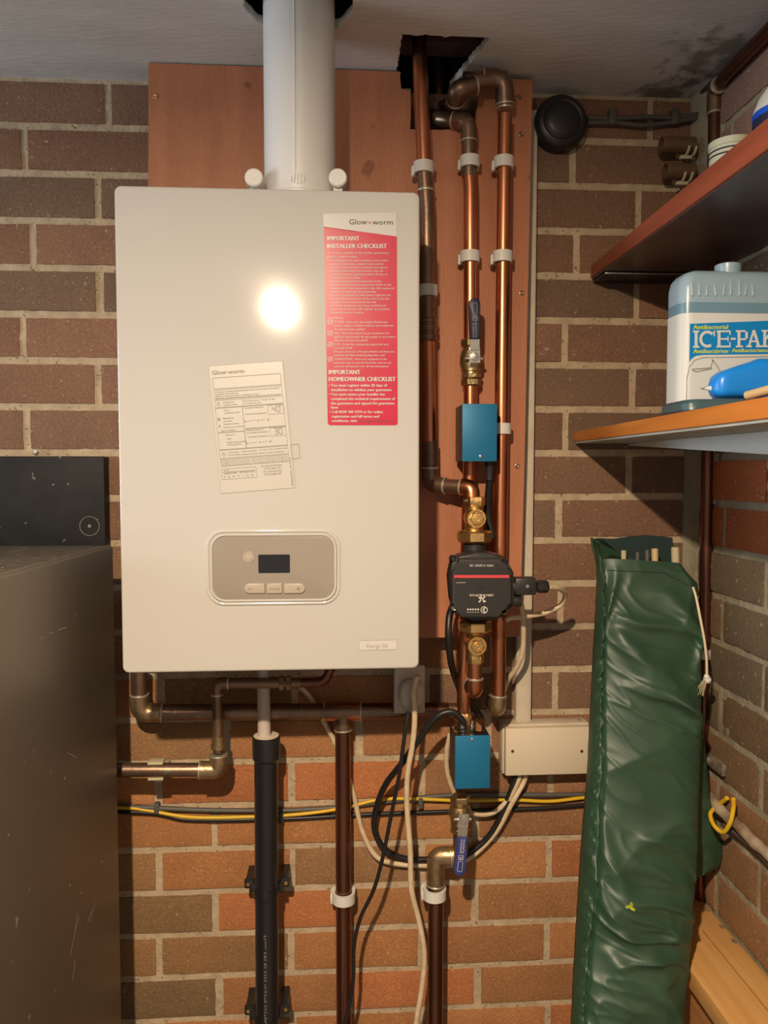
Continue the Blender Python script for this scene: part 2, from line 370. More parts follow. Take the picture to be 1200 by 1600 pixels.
# ------------------------------------------------------------------ setting
XR = .622; CZ = H+.638
Z0, CC, BP = H+.56194, .0752, .2255
LAY = bm_layer = None
def brick_wall(name, mp, rows, urange, zmin, zmax, colour, mats, hole=None, seed=1, mgrid=.008, rough=1.0):
    rnd = random.Random(seed); bm = BM(); lay = bm.loops.layers.float_color.new('brick_colour')
    # mortar ground
    u0, u1 = urange; nu = int((u1-u0)/mgrid); zz0 = max(zmin, H-1.0); nz = int((zmax-zz0)/mgrid)
    g = {}
    for i in range(nu+1):
        for j in range(nz+1):
            u = u0+(u1-u0)*i/nu; z = zz0+(zmax-zz0)*j/nz
            t = ((Z0 - z)/CC) % 1.0            # 0 just under a bed joint centre
            slope = -.0016*math.cos(2*PI*t)
            d = .0035 + rough*.0016*noise.noise(Vector((u*45, z*45, seed))) + rough*.0012*noise.noise(Vector((u*130, z*130, seed)))
            g[i, j] = bm.verts.new(mp(u, z, d))
    for i in range(nu):
        for j in range(nz):
            u = u0+(u1-u0)*(i+.5)/nu; z = zz0+(zmax-zz0)*(j+.5)/nz
            if hole and hole(u, z): continue
            f = bm.faces.new((g[i, j], g[i+1, j], g[i+1, j+1], g[i, j+1])); f.material_index = 1; f.smooth = True
    if zmin < zz0:
        f = bm.faces.new([bm.verts.new(mp(u, z, .0035)) for u, z in ((u0, zmin), (u1, zmin), (u1, zz0), (u0, zz0))]); f.material_index = 1
    jt = .0058
    for k in range(-2, 30):
        zt, zb = Z0-CC*k-jt, Z0-CC*(k+1)+jt
        if zb > zmax-.004 or zt < zmin: continue
        zt = min(zt, zmax-.001)
        ph = rows(k); n0 = math.floor((u0-ph)/BP)
        while True:
            a = ph+n0*BP+jt+rnd.uniform(-.0012, .0012); b = ph+(n0+1)*BP-jt+rnd.uniform(-.0012, .0012); n0 += 1
            if a > u1: break
            a = max(a, u0); b = min(b, u1)
            if b-a < .012: continue
            if hole and hole((a+b)/2, (zt+zb)/2) and hole(a+.02, zb+.01): continue
            col = colour(k, (a+b)/2, rnd)
            nx, nn = max(3, int((b-a)/.012)), 6; gr = []
            pr = rnd.uniform(-.0010, .0008); tl = rnd.uniform(-.0008, .0008)
            for j in range(nn+1):
                row = []
                for i in range(nx+1):
                    fu, fz = i/nx, j/nn; e = (i in (0, nx)) or (j in (0, nn))
                    u = a+(b-a)*fu; z = zb+(zt-zb)*fz
                    d = pr+tl*(fu-.5)*2
                    if e:
                        s = Vector((u*60, z*60, k*3.1))
                        q = noise.noise(s)*.0016+noise.noise(s*3)*.0009
                        if i == 0: u += abs(q)
                        if i == nx: u -= abs(q)
                        if j == 0: z += abs(q)*.8
                        if j == nn: z -= abs(q)*.8
                        d += .0014
                    row.append(bm.verts.new(mp(u, z, d)))
                gr.append(row)
            fs = []
            for j in range(nn):
                for i in range(nx): fs.append(bm.faces.new((gr[j][i], gr[j][i+1], gr[j+1][i+1], gr[j+1][i])))
            bd = [gr[0][i] for i in range(nx+1)]+[gr[j][nx] for j in range(1, nn+1)]+[gr[nn][i] for i in range(nx-1, -1, -1)]+[gr[j][0] for j in range(nn-1, 0, -1)]
            ctr = mp((a+b)/2, (zt+zb)/2, 0); nv = (mp((a+b)/2, (zt+zb)/2, .01)-ctr)
            bk = [bm.verts.new(v.co+nv) for v in bd]
            for i in range(len(bd)):
                i2 = (i+1) % len(bd); fs.append(bm.faces.new((bd[i], bk[i], bk[i2], bd[i2])))
            for f in fs:
                f.smooth = False
                for l in f.loops: l[lay] = col
    me = bpy.data.meshes.new(name); bm.to_mesh(me); bm.free()
    for m in mats: me.materials.append(m)
    me.set_sharp_from_angle(angle=math.radians(60))
    for p in me.polygons: p.use_smooth = True
    o = bpy.data.objects.new(name, me); C.objects.link(o); o['kind'] = 'structure'; LOC[o.name] = Vector((0, 0, 0))
    return o
PH = {-1: -.365, 0: -.4978, 1: -.3824, 2: -.4886, 3: -.3831, 4: -.5073, 5: -.389, 6: -.5056, 7: -.393, 8: -.5160, 9: -.398, 10: -.510, 11: -.402, 12: -.519, 13: -.41, 14: -.5262, 15: -.4325, 16: -.5262, 17: -.4325, 18: -.5284, 19: -.4271}
def rows_back(k): return PH.get(k, -.5262 if k % 2 == 0 else -.43)
SPEC = {(17, -.3): (.27, .16, .075, 1), (19, -.3): (.22, .14, .07, 1), (16, 0.0): (.33, .18, .085, 1), (15, .2): (.30, .165, .075, 1)}
def col_back(k, u, rnd):
    # upper courses browner, purpler; lower oranger and brighter, partly lamplight painted into the colour
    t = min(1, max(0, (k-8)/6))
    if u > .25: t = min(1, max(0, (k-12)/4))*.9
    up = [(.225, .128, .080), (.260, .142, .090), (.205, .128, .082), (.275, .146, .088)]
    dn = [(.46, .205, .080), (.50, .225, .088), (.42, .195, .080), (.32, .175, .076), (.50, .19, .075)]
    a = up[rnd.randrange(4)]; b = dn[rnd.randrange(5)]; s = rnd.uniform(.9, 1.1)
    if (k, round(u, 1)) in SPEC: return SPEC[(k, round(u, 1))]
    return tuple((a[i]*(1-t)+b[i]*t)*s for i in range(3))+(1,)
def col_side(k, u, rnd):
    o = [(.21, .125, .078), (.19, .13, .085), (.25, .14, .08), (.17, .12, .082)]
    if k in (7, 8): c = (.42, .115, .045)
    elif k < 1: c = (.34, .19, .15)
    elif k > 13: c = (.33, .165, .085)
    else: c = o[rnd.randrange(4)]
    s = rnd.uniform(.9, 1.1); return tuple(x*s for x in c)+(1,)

nA, nB = at(640, 204), at(748, 100)
def niche(u, z): return nA.x < u < nB.x and z > nA.z
brick_wall('wall_back', lambda u, z, d: Vector((u, d, z)), rows_back, (-.95, XR+.012), 0, CZ+.002, col_back, [M['brick'], M['mortar']], niche, 3)
q = atx(1124, 1110, XR).y
brick_wall('wall_right', lambda u, z, d: Vector((XR+d, -u, z-.009)), lambda k: (-q if k % 2 == 0 else -q+BP/2+.01), (-.005, 1.0), 0, CZ+.012, col_side, [M['brick_side'], M['mortar_side']], None, 9, .010, 1.8)
# the mortared corner strip
b = BM()
gpts = []
for j in range(90):
    z = H-.75+j*(.638+.75)/89; row = []
    for i in range(5):
        t = i/4
        wd_ = .085 if z > H-.06 else .03; x = XR-.0015-(1-t)**3*.014+.004*(t > .9)-.002*math.sin(PI*t); y = -.001-t*(wd_+.012*noise.noise(Vector((z*14, 2, 7))))
        n = .004*noise.noise(Vector((t*2, z*18, 4)))+.003*noise.noise(Vector((t*5, z*60, 9)))
        row.append(b.verts.new((x+n*.6, y+n, z)))
    gpts.append(row)
for r0, r1 in zip(gpts, gpts[1:]):
    for i in range(4): b.faces.new((r0[i], r0[i+1], r1[i+1], r1[i]))
struct('trim_corner', b, M['mortar_side'], 60)
# ceiling with its two broken holes
fluec = Vector((at(468, 200, -.20).x, -.20))
hl = atz(628, 54, CZ); hr = atz(765, 66, CZ)
b = BM()
hx0, hx1, hy0 = hl.x, hr.x, hl.y
fh, fr_ = Vector((fluec.x, -.222)), .074
def cin(x, y):
    if hx0+.003*noise.noise(Vector((0, y*90, 1))) < x < hx1-.25*(y-hy0)+.004*noise.noise(Vector((3, y*90, 1))) and hy0+.004*noise.noise(Vector((x*70, 0, 2))) < y < .05: return True
    v = Vector((x, y))-fh; a = math.atan2(v.y, v.x)
    return v.length < fr_+.004*noise.noise(Vector((math.cos(a)*3, math.sin(a)*3, 5)))
st = .0018; X0, X1, Y0, Y1 = fh.x-.12, hx1+.04, -.35, .0
nx, ny = int((X1-X0)/st), int((Y1-Y0)/st)
V = {}
for i in range(nx):
    for j in range(ny):
        x, y = X0+(i+.5)*st, Y0+(j+.5)*st
        if cin(x, y): continue
        q4 = []
        for a, c in ((i, j), (i+1, j), (i+1, j+1), (i, j+1)):
            if (a, c) not in V: V[a, c] = b.verts.new((X0+a*st, Y0+c*st, CZ))
            q4.append(V[a, c])
        b.faces.new(q4)
X1_, Y1_ = X0+nx*st, Y0+ny*st; X1 = X1_
TP = {}
def tpv(v):
    if v not in TP: TP[v] = b.verts.new(v.co+Vector((0, 0, .012)))
    return TP[v]
for e in [e for e in b.edges if len(e.link_faces) == 1]:
    p_, q_ = e.verts; a_, c_ = tpv(p_), tpv(q_); b.faces.new((p_, q_, c_, a_))
for a, c, d, e in ((-1.2, X0, -2.6, .02), (X1_, XR+.08, -2.6, .02), (X0, X1_, -2.6, Y0), (X0, hx0, Y1_, .02), (hx1, X1_, Y1_, .02)):
    box(b, (a, d, CZ), (c, e, CZ+.012))
def stain(m, c, col, r0, lo=.42):
    nt = m.node_tree; L = nt.links; bs = nt.nodes['Principled BSDF']; src = bs.inputs['Base Color'].links[0].from_socket
    tc = nt.nodes.new('ShaderNodeTexCoord'); d = nt.nodes.new('ShaderNodeVectorMath'); d.operation = 'DISTANCE'; d.inputs[1].default_value = c
    L.new(tc.outputs['Object'], d.inputs[0]); n = nt.nodes.new('ShaderNodeTexNoise'); n.inputs['Scale'].default_value = 38; n.inputs['Detail'].default_value = 6
    L.new(tc.outputs['Object'], n.inputs['Vector'])
    r = nt.nodes.new('ShaderNodeMapRange'); r.inputs[1].default_value = r0; r.inputs[2].default_value = r0*.2; r.inputs[3].default_value = 0; r.inputs[4].default_value = .45; L.new(d.outputs['Value'], r.inputs[0])
    a = nt.nodes.new('ShaderNodeMath'); a.operation = 'ADD'; L.new(r.outputs[0], a.inputs[0]); L.new(n.outputs['Fac'], a.inputs[1])
    g = nt.nodes.new('ShaderNodeMapRange'); g.inputs[1].default_value = .72; g.inputs[2].default_value = .95; g.inputs[4].default_value = .75; L.new(a.outputs[0], g.inputs[0])
    x = nt.nodes.new('ShaderNodeMix'); x.data_type = 'RGBA'; L.new(g.outputs[0], x.inputs[0]); L.new(src, x.inputs[6]); x.inputs[7].default_value = col; L.new(x.outputs[2], bs.inputs['Base Color'])
stain(M['plaster'], (.59, -.13, CZ), (.16, .145, .085, 1), .14)
stain(M['plaster'], (.56, -.01, CZ), (.12, .10, .07, 1), .10)
struct('ceiling', b, M['plaster'], 40)
b = BM(); pts = [Vector((XR-.004+.003*noise.noise(Vector((i, 1, 1))), -.02-i*.05, CZ-.002)) for i in range(19)]
tube(b, pts, [.006+.003*noise.noise(Vector((i*.7, 4, 2))) for i in range(19)], 8); struct('trim_ceiling_crack', b, M['dark'], 60)
# voids above holes and behind board notch; their shade is painted in near-black
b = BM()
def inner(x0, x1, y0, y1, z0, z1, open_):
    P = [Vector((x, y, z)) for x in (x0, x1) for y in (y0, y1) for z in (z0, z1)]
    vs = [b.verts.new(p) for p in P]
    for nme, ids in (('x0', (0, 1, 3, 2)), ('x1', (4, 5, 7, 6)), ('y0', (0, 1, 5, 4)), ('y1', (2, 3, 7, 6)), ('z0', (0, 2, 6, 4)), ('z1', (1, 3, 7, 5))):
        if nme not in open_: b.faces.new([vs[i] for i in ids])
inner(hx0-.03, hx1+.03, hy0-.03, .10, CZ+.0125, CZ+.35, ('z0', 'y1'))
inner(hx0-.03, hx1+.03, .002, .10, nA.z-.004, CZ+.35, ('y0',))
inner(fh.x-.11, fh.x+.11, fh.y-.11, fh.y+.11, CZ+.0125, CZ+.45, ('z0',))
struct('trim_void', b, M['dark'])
b = BM(); box(b, (hx0-.028, -.055, CZ+.045), (hx1+.028, -.015, CZ+.10), .002); struct('trim_joist', b, M['joist'])
b = BM(); box(b, (-1.2, -2.6, -.05), (XR+.1, .05, 0)); struct('floor', b, M['floor'])

# ------------------------------------------------------------------ plywood board
BY = -.060
t = thing('mounting_board', 'reddish stained plywood board on brick wall behind boiler and copper pipes', 'board', (0, BY, H))
b = BM()
pl = [at(232, 98, BY), at(626, 112, BY)]
pl += [at(625, 120, BY), at(627, 139, BY), at(641, 141, BY), at(642, 170, BY), at(641, 202, BY), at(690, 203, BY), at(722, 201, BY), at(742, 198, BY), at(748, 150, BY), at(752, 121, BY)]
pl += [at(832, 125, BY), at(826, 400, BY), at(820, 700, BY), at(812, 995, BY), at(230, 1000, BY)]
pl = [(p.x, min(p.z, CZ-.001)) for p in pl]
prism(b, pl, BY, BY+.018)
b.normal_update()
for f in b.faces:
    if abs(f.normal.y) < .5: f.material_index = 1
bo = part('plywood_panel', b, [M['ply'], M['plyedge']], t, smooth=None)
b = BM()
for x in (-.24, .285):
    b = BM(); box(b, (x-.02, BY+.018, H-.19), (x+.02, .0, CZ-.02)); part('batten', b, M['joist'], t)
for (px, py) in ((242, 151), (811, 152), (814, 210), (815, 458), (808, 728)):
    b = BM(); p = at(px, py, BY); lathe(b, p, (0, -1, 0), [(0, .0042), (.0012, .0040), (.0016, .0028), (.0008, .0014), (.0006, 0)], 14)
    part('screw', b, M['brass'] if px < 300 else M['tarnish'], t, 'brass screw head' if px < 300 else None)

# ------------------------------------------------------------------ boiler
by = -.26466
BL, BR, BT, BB = -.28468, .11532, H+.37539, H-.26719
boiler = thing('wall_boiler', 'tall white wall-hung boiler with grey control panel, left of copper pipes', 'boiler', ((BL+BR)/2, by/2, BB))
b = BM(); prism(b, rrect(BL+.004, BB+.004, BR-.004, BT-.004, .006), by+.03, BY-.001)
part('casing', b, M['white'], boiler)
b = BM(); rr_slab(b, BL, BB, BR, BT, .009, by, by+.032, .0035)
part('front_cover', b, M['white'], boiler)
def F(off): return lambda u, v: at(u, v, by-off)
# control panel
cpn = None
b = BM()
def rr_path(x0, y0, x1, y1, r, Y, n=7):
    p0, p1 = at(x0, y1, Y), at(x1, y0, Y); k = (p1.x-p0.x)/(x1-x0)
    return [Vector((x, Y, z)) for x, z in rrect(p0.x, p0.z, p1.x, p1.z, r*k, n)]
def loop_tube(bm, pts, r, ry=None, seg=10):
    n = len(pts); rings = []
    for i in range(n):
        T = (pts[(i+1) % n]-pts[i-1]).normalized(); N = T.cross(Vector((0, 1, 0)))
        rings.append([bm.verts.new(pts[i]+N*math.cos(2*PI*k/seg)*r+Vector((0, 1, 0))*math.sin(2*PI*k/seg)*(ry or r)) for k in range(seg)])
    for i in range(n):
        a, c = rings[i], rings[(i+1) % n]
        for k in range(seg): bm.faces.new((a[k], a[(k+1) % seg], c[(k+1) % seg], c[k]))
loop_tube(b, rr_path(325, 829, 529, 944, 26, by), .0024, .0022)
loop_tube(b, rr_path(331, 835, 524, 939, 22, by), .0022, .0030)
cpn = part('control_panel', b, M['white'], boiler)
b = BM(); p0, p1 = at(333, 938, by), at(522, 837, by)
prism(b, rrect(p0.x, p0.z, p1.x, p1.z, .017), by-.0018, by+.001, .0006)
part('fascia', b, M['taupe'], cpn, 'taupe fascia')
b = BM(); p0, p1 = at(404, 895, by), at(453, 866, by)
prism(b, rrect(p0.x, p0.z, p1.x, p1.z, .0015), by-.0024, by-.0015); part('display', b, M['screen'], cpn, 'small black display')
b = BM(); p = at(388.5, 870, by); lathe(b, p+Vector((0, -.0015, 0)), (0, -1, 0), [(0, .0075), (.0012, .0072), (.0012, .0055), (.0006, .0052), (.0006, .0048), (.0016, .0044), (.0018, 0)], 24)
part('button', b, M['taupe2'], cpn, 'round power button')
for x0, x1, rl, rr in ((382, 414, 1, 0), (417, 441, 0, 0), (444, 477, 0, 1)):
    b = BM(); p0, p1 = at(x0, 927, by), at(x1, 911, by); h = (p1.z-p0.z)/2; poly = []
    for k in range(9):
        a = math.radians(-90+180*k/8); poly.append((p1.x-h+h*math.cos(a), p0.z+h+h*math.sin(a))) if rr else None
    if not rr: poly += [(p1.x, p0.z), (p1.x, p1.z)]
    if rl:
        for k in range(9):
            a = math.radians(90+180*k/8); poly.append((p0.x+h+h*math.cos(a), p0.z+h+h*math.sin(a)))
    else: poly += [(p0.x, p1.z), (p0.x, p0.z)]
    prism(b, poly, by-.0042, by-.0015, .0012); part('button', b, M['taupe2'], cpn)
b = BM(); mp = F(.0046)
line(b, 387, 920, 393, 920, 1.2, mp); line(b, 463, 920, 469, 920, 1.2, mp); line(b, 466, 917, 466, 923, 1.2, mp)
add_text(b, 'mode', 421, 922, 16, 5, mp)
part('lettering', b, M['printgrey'], cpn)
# installer checklist sticker
def sheet(bm, pts, mp, mi=0): bm.faces.new([bm.verts.new(mp(u, v)) for u, v in pts]).material_index = mi
s1 = BM(); mp = F(.0004)
sheet(s1, [(505, 334), (619, 332), (620, 372), (506, 356)], mp, 1)
def arc(cx, cy_, r, a0, a1, n=5): return [(cx+r*math.cos(math.radians(a0+(a1-a0)*k/n)), cy_+r*math.sin(math.radians(a0+(a1-a0)*k/n))) for k in range(n+1)]
sheet(s1, [(506, 354), (620, 369.5)]+arc(617, 660, 4.5, 0, 90)+arc(516.5, 660, 4.5, 90, 180), mp, 0)
st1 = part('checklist_sticker', s1, [M['stickred'], M['stickwhite']], boiler, 'tall red sticker with white heading strip', smooth=None)
b = BM(); mp = F(.0008)
T1 = [('IMPORTANT', 511, 375.5, 50, 6.6, .045), ('INSTALLER CHECKLIST', 511, 387.5, 93, 6.6, .045)]
body = [('To ensure validity of the boiler guarantee,', 511, 396.5, 97), ('please confirm that:', 511, 402.5, 47)]
L1 = ['• The technical terms and conditions of the boiler', '   guarantee have been complied with and the', '   guarantee card has been completed and signed',
 '• You have advised the homeowner that the', '   guarantee must be registered within 30 days of', '   completion of the boiler',
 '• You have informed the homeowner of the', '   importance of annual servicing of the boiler to the', "   manufacturer's instructions by a Gas Safe registered", '   engineer to maintain the guarantee',
 '• You have completed the Benchmark logbook and', '   informed the homeowner of the need to get this', '   completed on each annual service visit',
 '• The boiler installation has been notified and', '   registered on the Gas Safe register or prevailing', '   competent person scheme']
W1 = [96, 88, 94, 88, 94, 52, 84, 100, 104, 76, 98, 96, 76, 90, 96, 56]
for i, (s, ww) in enumerate(zip(L1, W1)):
    yy = 408.4+i*5.42; x = 510.8+i*.1; sx = x if s[0] == '•' else x+4
    body.append((s.strip(), sx, yy, ww-(0 if s[0] == '•' else 4)))
body.append(('In addition:', 512, 498, 25))
L2 = ['SYSTEM - Have you thoroughly flushed the', 'system, added a suitable inhibitor and confirmed', 'the system water quality?', 'GAS - Have you tested the gas installation for', 'tightness and purged the gas supply in accordance', 'with the relevant standard?', 'FLUE - Is the flue adequately supported and', 'correctly sited?', 'Did you carry out a flue gas analysis and have you', 'replaced the flue sampling plug after use?', 'COMPLETION - Have you explained to the', 'customer how to operate the boiler and use the', 'controls and handed over all documentation?']
Y2 = [504.6, 510.2, 515.8, 522, 527.6, 533.2, 539.5, 545.1, 550.7, 556.3, 562.5, 568.1, 573.7]; W2 = [84, 93, 49, 87, 97, 53, 85, 29, 95, 80, 83, 90, 86]
for s, yy, ww in zip(L2, Y2, W2): body.append((s, 521.5, yy, ww))
for s, x, y, ww in body: add_text(b, s, x, y, ww, 3.1, mp, .006)
T1 += [('IMPORTANT', 513.5, 584.5, 49, 6.6, .045), ('HOMEOWNER CHECKLIST', 513.5, 595.5, 104, 6.6, .045)]
for s, x, y, ww, hh, bd in T1: add_text(b, s, x, y, ww, hh, mp, bd)
L3 = [('• You must register within 30 days of', 513.5, 604, 91), ('installation to validate your guarantee', 517.5, 611, 94), ('• You must ensure your installer has', 514, 618, 87), ('completed the technical requirements of', 517, 625, 100), ('the guarantee and signed the guarantee', 517, 632, 99), ('form', 517, 638.5, 11), ('• Call 0330 100 3474 or for online', 515, 645.5, 83), ('registration and full terms and', 518, 652.5, 74), ('conditions, visit:', 518, 659.3, 40)]
for s, x, y, ww in L3: add_text(b, s, x, y, ww, 4.2, mp, .03)
for y in (504.5, 521.8, 539.5, 562.5):
    frame_rect(b, 512.5, y-4.5, 519, y+1.8, .8, mp); line(b, 514, y-2, 515.6, y, .8, mp); line(b, 515.6, y, 518, y-4, .8, mp)
part('lettering', b, M['stickwhite'], st1, 'white lettering', smooth=None)
b = BM(); add_text(b, 'Glow', 545.5, 350.5, 28, 8, mp, .004); add_text(b, 'worm', 581.5, 350.8, 32.5, 7.6, mp, .004)
add_text(b, 'www.glow-worm.co.uk', 560.5, 659.3, 55, 3.9, mp, .004)
part('lettering', b, M['printdark'], st1, 'dark lettering', smooth=None)
b = BM(); sheet(b, arc(577.6, 348, 1.6, 0, 330, 9), mp); part('emblem_dot', b, M['stickred'], st1, smooth=None)
# settings card, tilted
def card(off):
    def f(u, v):    # u 0..115, v 0..197
        a, c = u/115, v/197
        x = 326+a*(441-326)+c*(345-326)+a*c*(461-441-19); y = 572+a*(564-572)+c*(771-572)+a*c*(762-564-199)
        return at(x, y, by-off)
    return f
b = BM(); mp = card(.0005); quad(b, 0, 0, 115, 197, mp)
cd = part('settings_card', b, M['card'], boiler, 'tilted cream card with printed settings', smooth=None)
b = BM(); frame_rect(b, 0, 0, 115, 197, .45, card(.0007))
frame_rect(b, 115, 130, 127, 152, 1.3, card(.0007)); part('film_edge', b, M['filmedge'], cd, smooth=None)
b = BM(); mp = card(.0009)
add_text(b, 'Glow', 4, 14, 22, 6.5, mp, .02); add_text(b, '·worm', 27, 14, 27, 6.2, mp, .02)
frame_rect(b, 4, 19, 110, 36, .7, mp); frame_rect(b, 4, 38, 110, 52, .5, mp)
for s, y, ww in (('All function operating delayed temperature, flow, outdoor reset to be adjusted', 42, 100), ('installation requirements.', 45.5, 36), ('Read the instructions before installing the device.', 49, 68), ('Read the operations instructions before setting and note the heater.', 52, 102)):
    add_text(b, s, 6, y, ww, 2.2, mp, .01)
frame_rect(b, 4, 54, 110, 65, .5, mp)
for s, x, y, ww in (('Settings the', 17, 58.5, 17), ('program mode', 17, 62.5, 21), ('Press the button', 47, 58.5, 26), ('for a restart to exit', 47, 62.5, 28), ('0.5 sec. on exit', 76, 58.5, 22), ('Notes', 17, 71, 8), ('operating mode', 17, 75, 24), ('Heating only', 14, 83, 17), ('Hot water', 14, 87.5, 14), ('Temperature status', 14, 92, 24), ('Pressure on / external', 14, 97, 32), ('Back to default', 10, 102, 22), ('Hot water temperature', 49, 69.5, 30), ('Temperature adjustment', 49, 79, 33), ('Heating temperature', 49, 104, 26), ('flow system temperature', 49, 108, 33), ('Temperature adjustment', 50, 114.5, 33), ('Burner on', 17, 109, 13), ('Fault', 18, 115, 6), ('Default reset available', 17, 120.5, 30), ('notice position', 17, 124, 22), ('In the event', 17, 136, 17), ('of a problem', 17, 140, 19), ('Press the button', 38, 136, 24), ('system and the alarm control indicator', 38, 140.5, 66), ('0.5 sec. 10 sec. the fault code', 66, 135.5, 42)):
    add_text(b, s, x, y, ww, 2.2, mp, .01)
frame_rect(b, 4, 66, 46, 103.5, .5, mp); frame_rect(b, 4, 104, 46, 130, .5, mp); frame_rect(b, 46, 66, 110, 100, .5, mp); frame_rect(b, 46, 101, 110, 130, .5, mp)
frame_rect(b, 85, 67, 110, 81, .5, mp); frame_rect(b, 85, 102, 110, 115, .5, mp)
frame_rect(b, 4, 131, 110, 143.5, .5, mp); frame_rect(b, 4, 145, 54, 155.5, .5, mp); frame_rect(b, 56, 145, 110, 155.5, .5, mp)
for i in range(4):
    add_text(b, 'The appliance must be serviced yearly by a', 5, 148+i*2.3, 47, 1.6, mp); add_text(b, 'It could be wanted below 70 to get the', 57, 148+i*2.3, 51, 1.6, mp)
for y in (89, 123):
    for x in (47, 67): sheet(b, [(x, y-1.6), (x+2.6, y), (x, y+1.6)], mp)
    line(b, 82, y-1, 83.5, y+1.5, .8, mp); line(b, 83.5, y+1.5, 86, y-3, .8, mp); line(b, 50, y, 64, y-1, .4, mp); line(b, 71, y, 79, y-1, .4, mp)
for cx, cy_ in ((9.5, 60), (10.5, 137.5)):
    for k in range(8):
        a0, a1 = 2*PI*k/8, 2*PI*(k+1)/8; line(b, cx+2.8*math.cos(a0), cy_+2.8*math.sin(a0), cx+2.8*math.cos(a1), cy_+2.8*math.sin(a1), .6, mp)
    line(b, cx, cy_-3, cx, cy_, .8, mp)
quad(b, 6, 81, 9.5, 85, mp); quad(b, 7, 92, 9, 95.5, mp)
frame_rect(b, 4, 160, 58, 176, .5, mp)
add_text(b, 'Glow', 7, 168, 21, 6, mp, .02); add_text(b, '·worm', 29, 168, 26, 5.6, mp, .02); add_text(b, 'S  E  R  V  I  C  E', 7, 173.5, 46, 2.6, mp)
for s, x, y, ww in (('For Service & Repair', 66, 161, 32), ('01773 828 100', 70, 165.5, 26), ('For Technical Help', 69, 170, 28), ('01773 828 300', 70, 174.5, 26)): add_text(b, s, x, y, ww, 2.6, mp, .01)
# seven-segment figures
def seg7(bm, ch, x, y, w_, h_, mp):
    S = {'4': 'fgbc', '0': 'abcdef', '3': 'abgcd'}[ch]
    L = {'a': (x, y, x+w_, y), 'b': (x+w_, y, x+w_, y+h_/2), 'c': (x+w_, y+h_/2, x+w_, y+h_), 'd': (x, y+h_, x+w_, y+h_), 'e': (x, y+h_/2, x, y+h_), 'f': (x, y, x, y+h_/2), 'g': (x, y+h_/2, x+w_, y+h_/2)}
    for k in S:
        u0, v0, u1, v1 = L[k]; d = Vector((u1-u0, v1-v0)).normalized()*.4; line(bm, u0+d.x, v0+d.y, u1-d.x, v1-d.y, 1.1, mp)
seg7(b, '4', 92, 69, 4.4, 9, mp); seg7(b, '0', 99, 69, 4.8, 9, mp); seg7(b, '3', 92, 103.5, 4.4, 9, mp); seg7(b, '0', 99, 103.5, 4.8, 9, mp)
add_text(b, '°', 104.6, 75, 2, 8, mp)
mpr = lambda u, v: mp(111+v, 197-u)
add_text(b, '0020047256_04 07/13', 3, 1.8, 44, 2.6, mpr, .01)
part('lettering', b, M['printgrey'], cd, 'grey lettering', smooth=None)
b = BM(); quad(b, 561, 1001, 620, 1016, lambda u, v: at(u, v+(u-561)*-.02, by-.0004)); en = part('model_label', b, M['stickwhite'], boiler, 'small white label', smooth=None)
b = BM(); frame_rect(b, 561, 1001, 620, 1016, .5, lambda u, v: at(u, v+(u-561)*-.02, by-.0006)); add_text(b, 'Energy 30r', 573, 1012, 34, 6, F(.0007)); part('lettering', b, M['printlight'], en, smooth=None)

# flue
FR = .0495
flue = thing('boiler_flue', 'white vertical flue duct rising from top of boiler into ceiling hole', 'flue', (fluec.x, fluec.y, BT))
b = BM(); fx, fy = at(469, 290, -.20).x, -.20
fx2 = at(467, 0, -.20).x; top = Vector((fx2+(fx2-fx)*.3, fy, CZ+.30))
tube(b, [Vector((fx, fy, BT-.003)), top], FR, 64)
part('duct', b, M['flue'], flue)
b = BM()
s0, s1_ = Vector((at(463.5, 275, fy-FR).x, 0, 0)).x, Vector((at(460, 0, fy-FR).x, 0, 0)).x
for i in range(1): pass
zA, zB = BT+.02, CZ+.30
def fc(z): t_ = (z-(BT))/(top.z-BT); return fx+(top.x-fx)*t_
pts = []
for i in range(20):
    z = zA+(zB-zA)*i/19; dx = -.0045; pts.append(Vector((fc(z)+dx, fy-math.sqrt(FR**2-dx**2)-.0001, z)))
tube(b, pts, .0009, 8); part('seam', b, M['whitep'], flue)
b = BM(); tube(b, [Vector((fx, fy, BT-.002)), Vector((fx, fy, BT+.006)), Vector((fx, fy, BT+.008))], [FR+.0025, FR+.0025, FR], 64); part('collar', b, M['flue'], flue)
b = BM()
for dx in (-11, -6, -1, 4, 9):
    h = 9-abs(dx)*.5; p0 = at(466+dx, 279-h, fy-FR*.99-.001); p1 = at(466+dx, 279+h, fy-FR*.99-.001); tube(b, [p0, p1], .0009, 8)
part('embossed_grille', b, M['flue'], flue)
for px, lab in ((398, 'round white cap on top of boiler, left of flue'), (528, 'round white cap on top of boiler, right of flue')):
    b = BM(); p = at(px, 282, -.235); 
    lathe(b, p, (0, 1, 0), [(-.012, .0), (-.012, .0105), (-.0105, .0122), (.012, .0125), (.016, .010), (.016, 0)], 28)
    box(b, (p.x-.006, p.y-.004, BT-.004), (p.x+.006, p.y+.010, p.z))
    lathe(b, p+Vector((0, -.0118, 0)), (0, -1, 0), [(0, .003), (.0004, .003), (.0002, 0)], 12)
    single('flue_cap', b, M['whitep'], lab, 'cap')

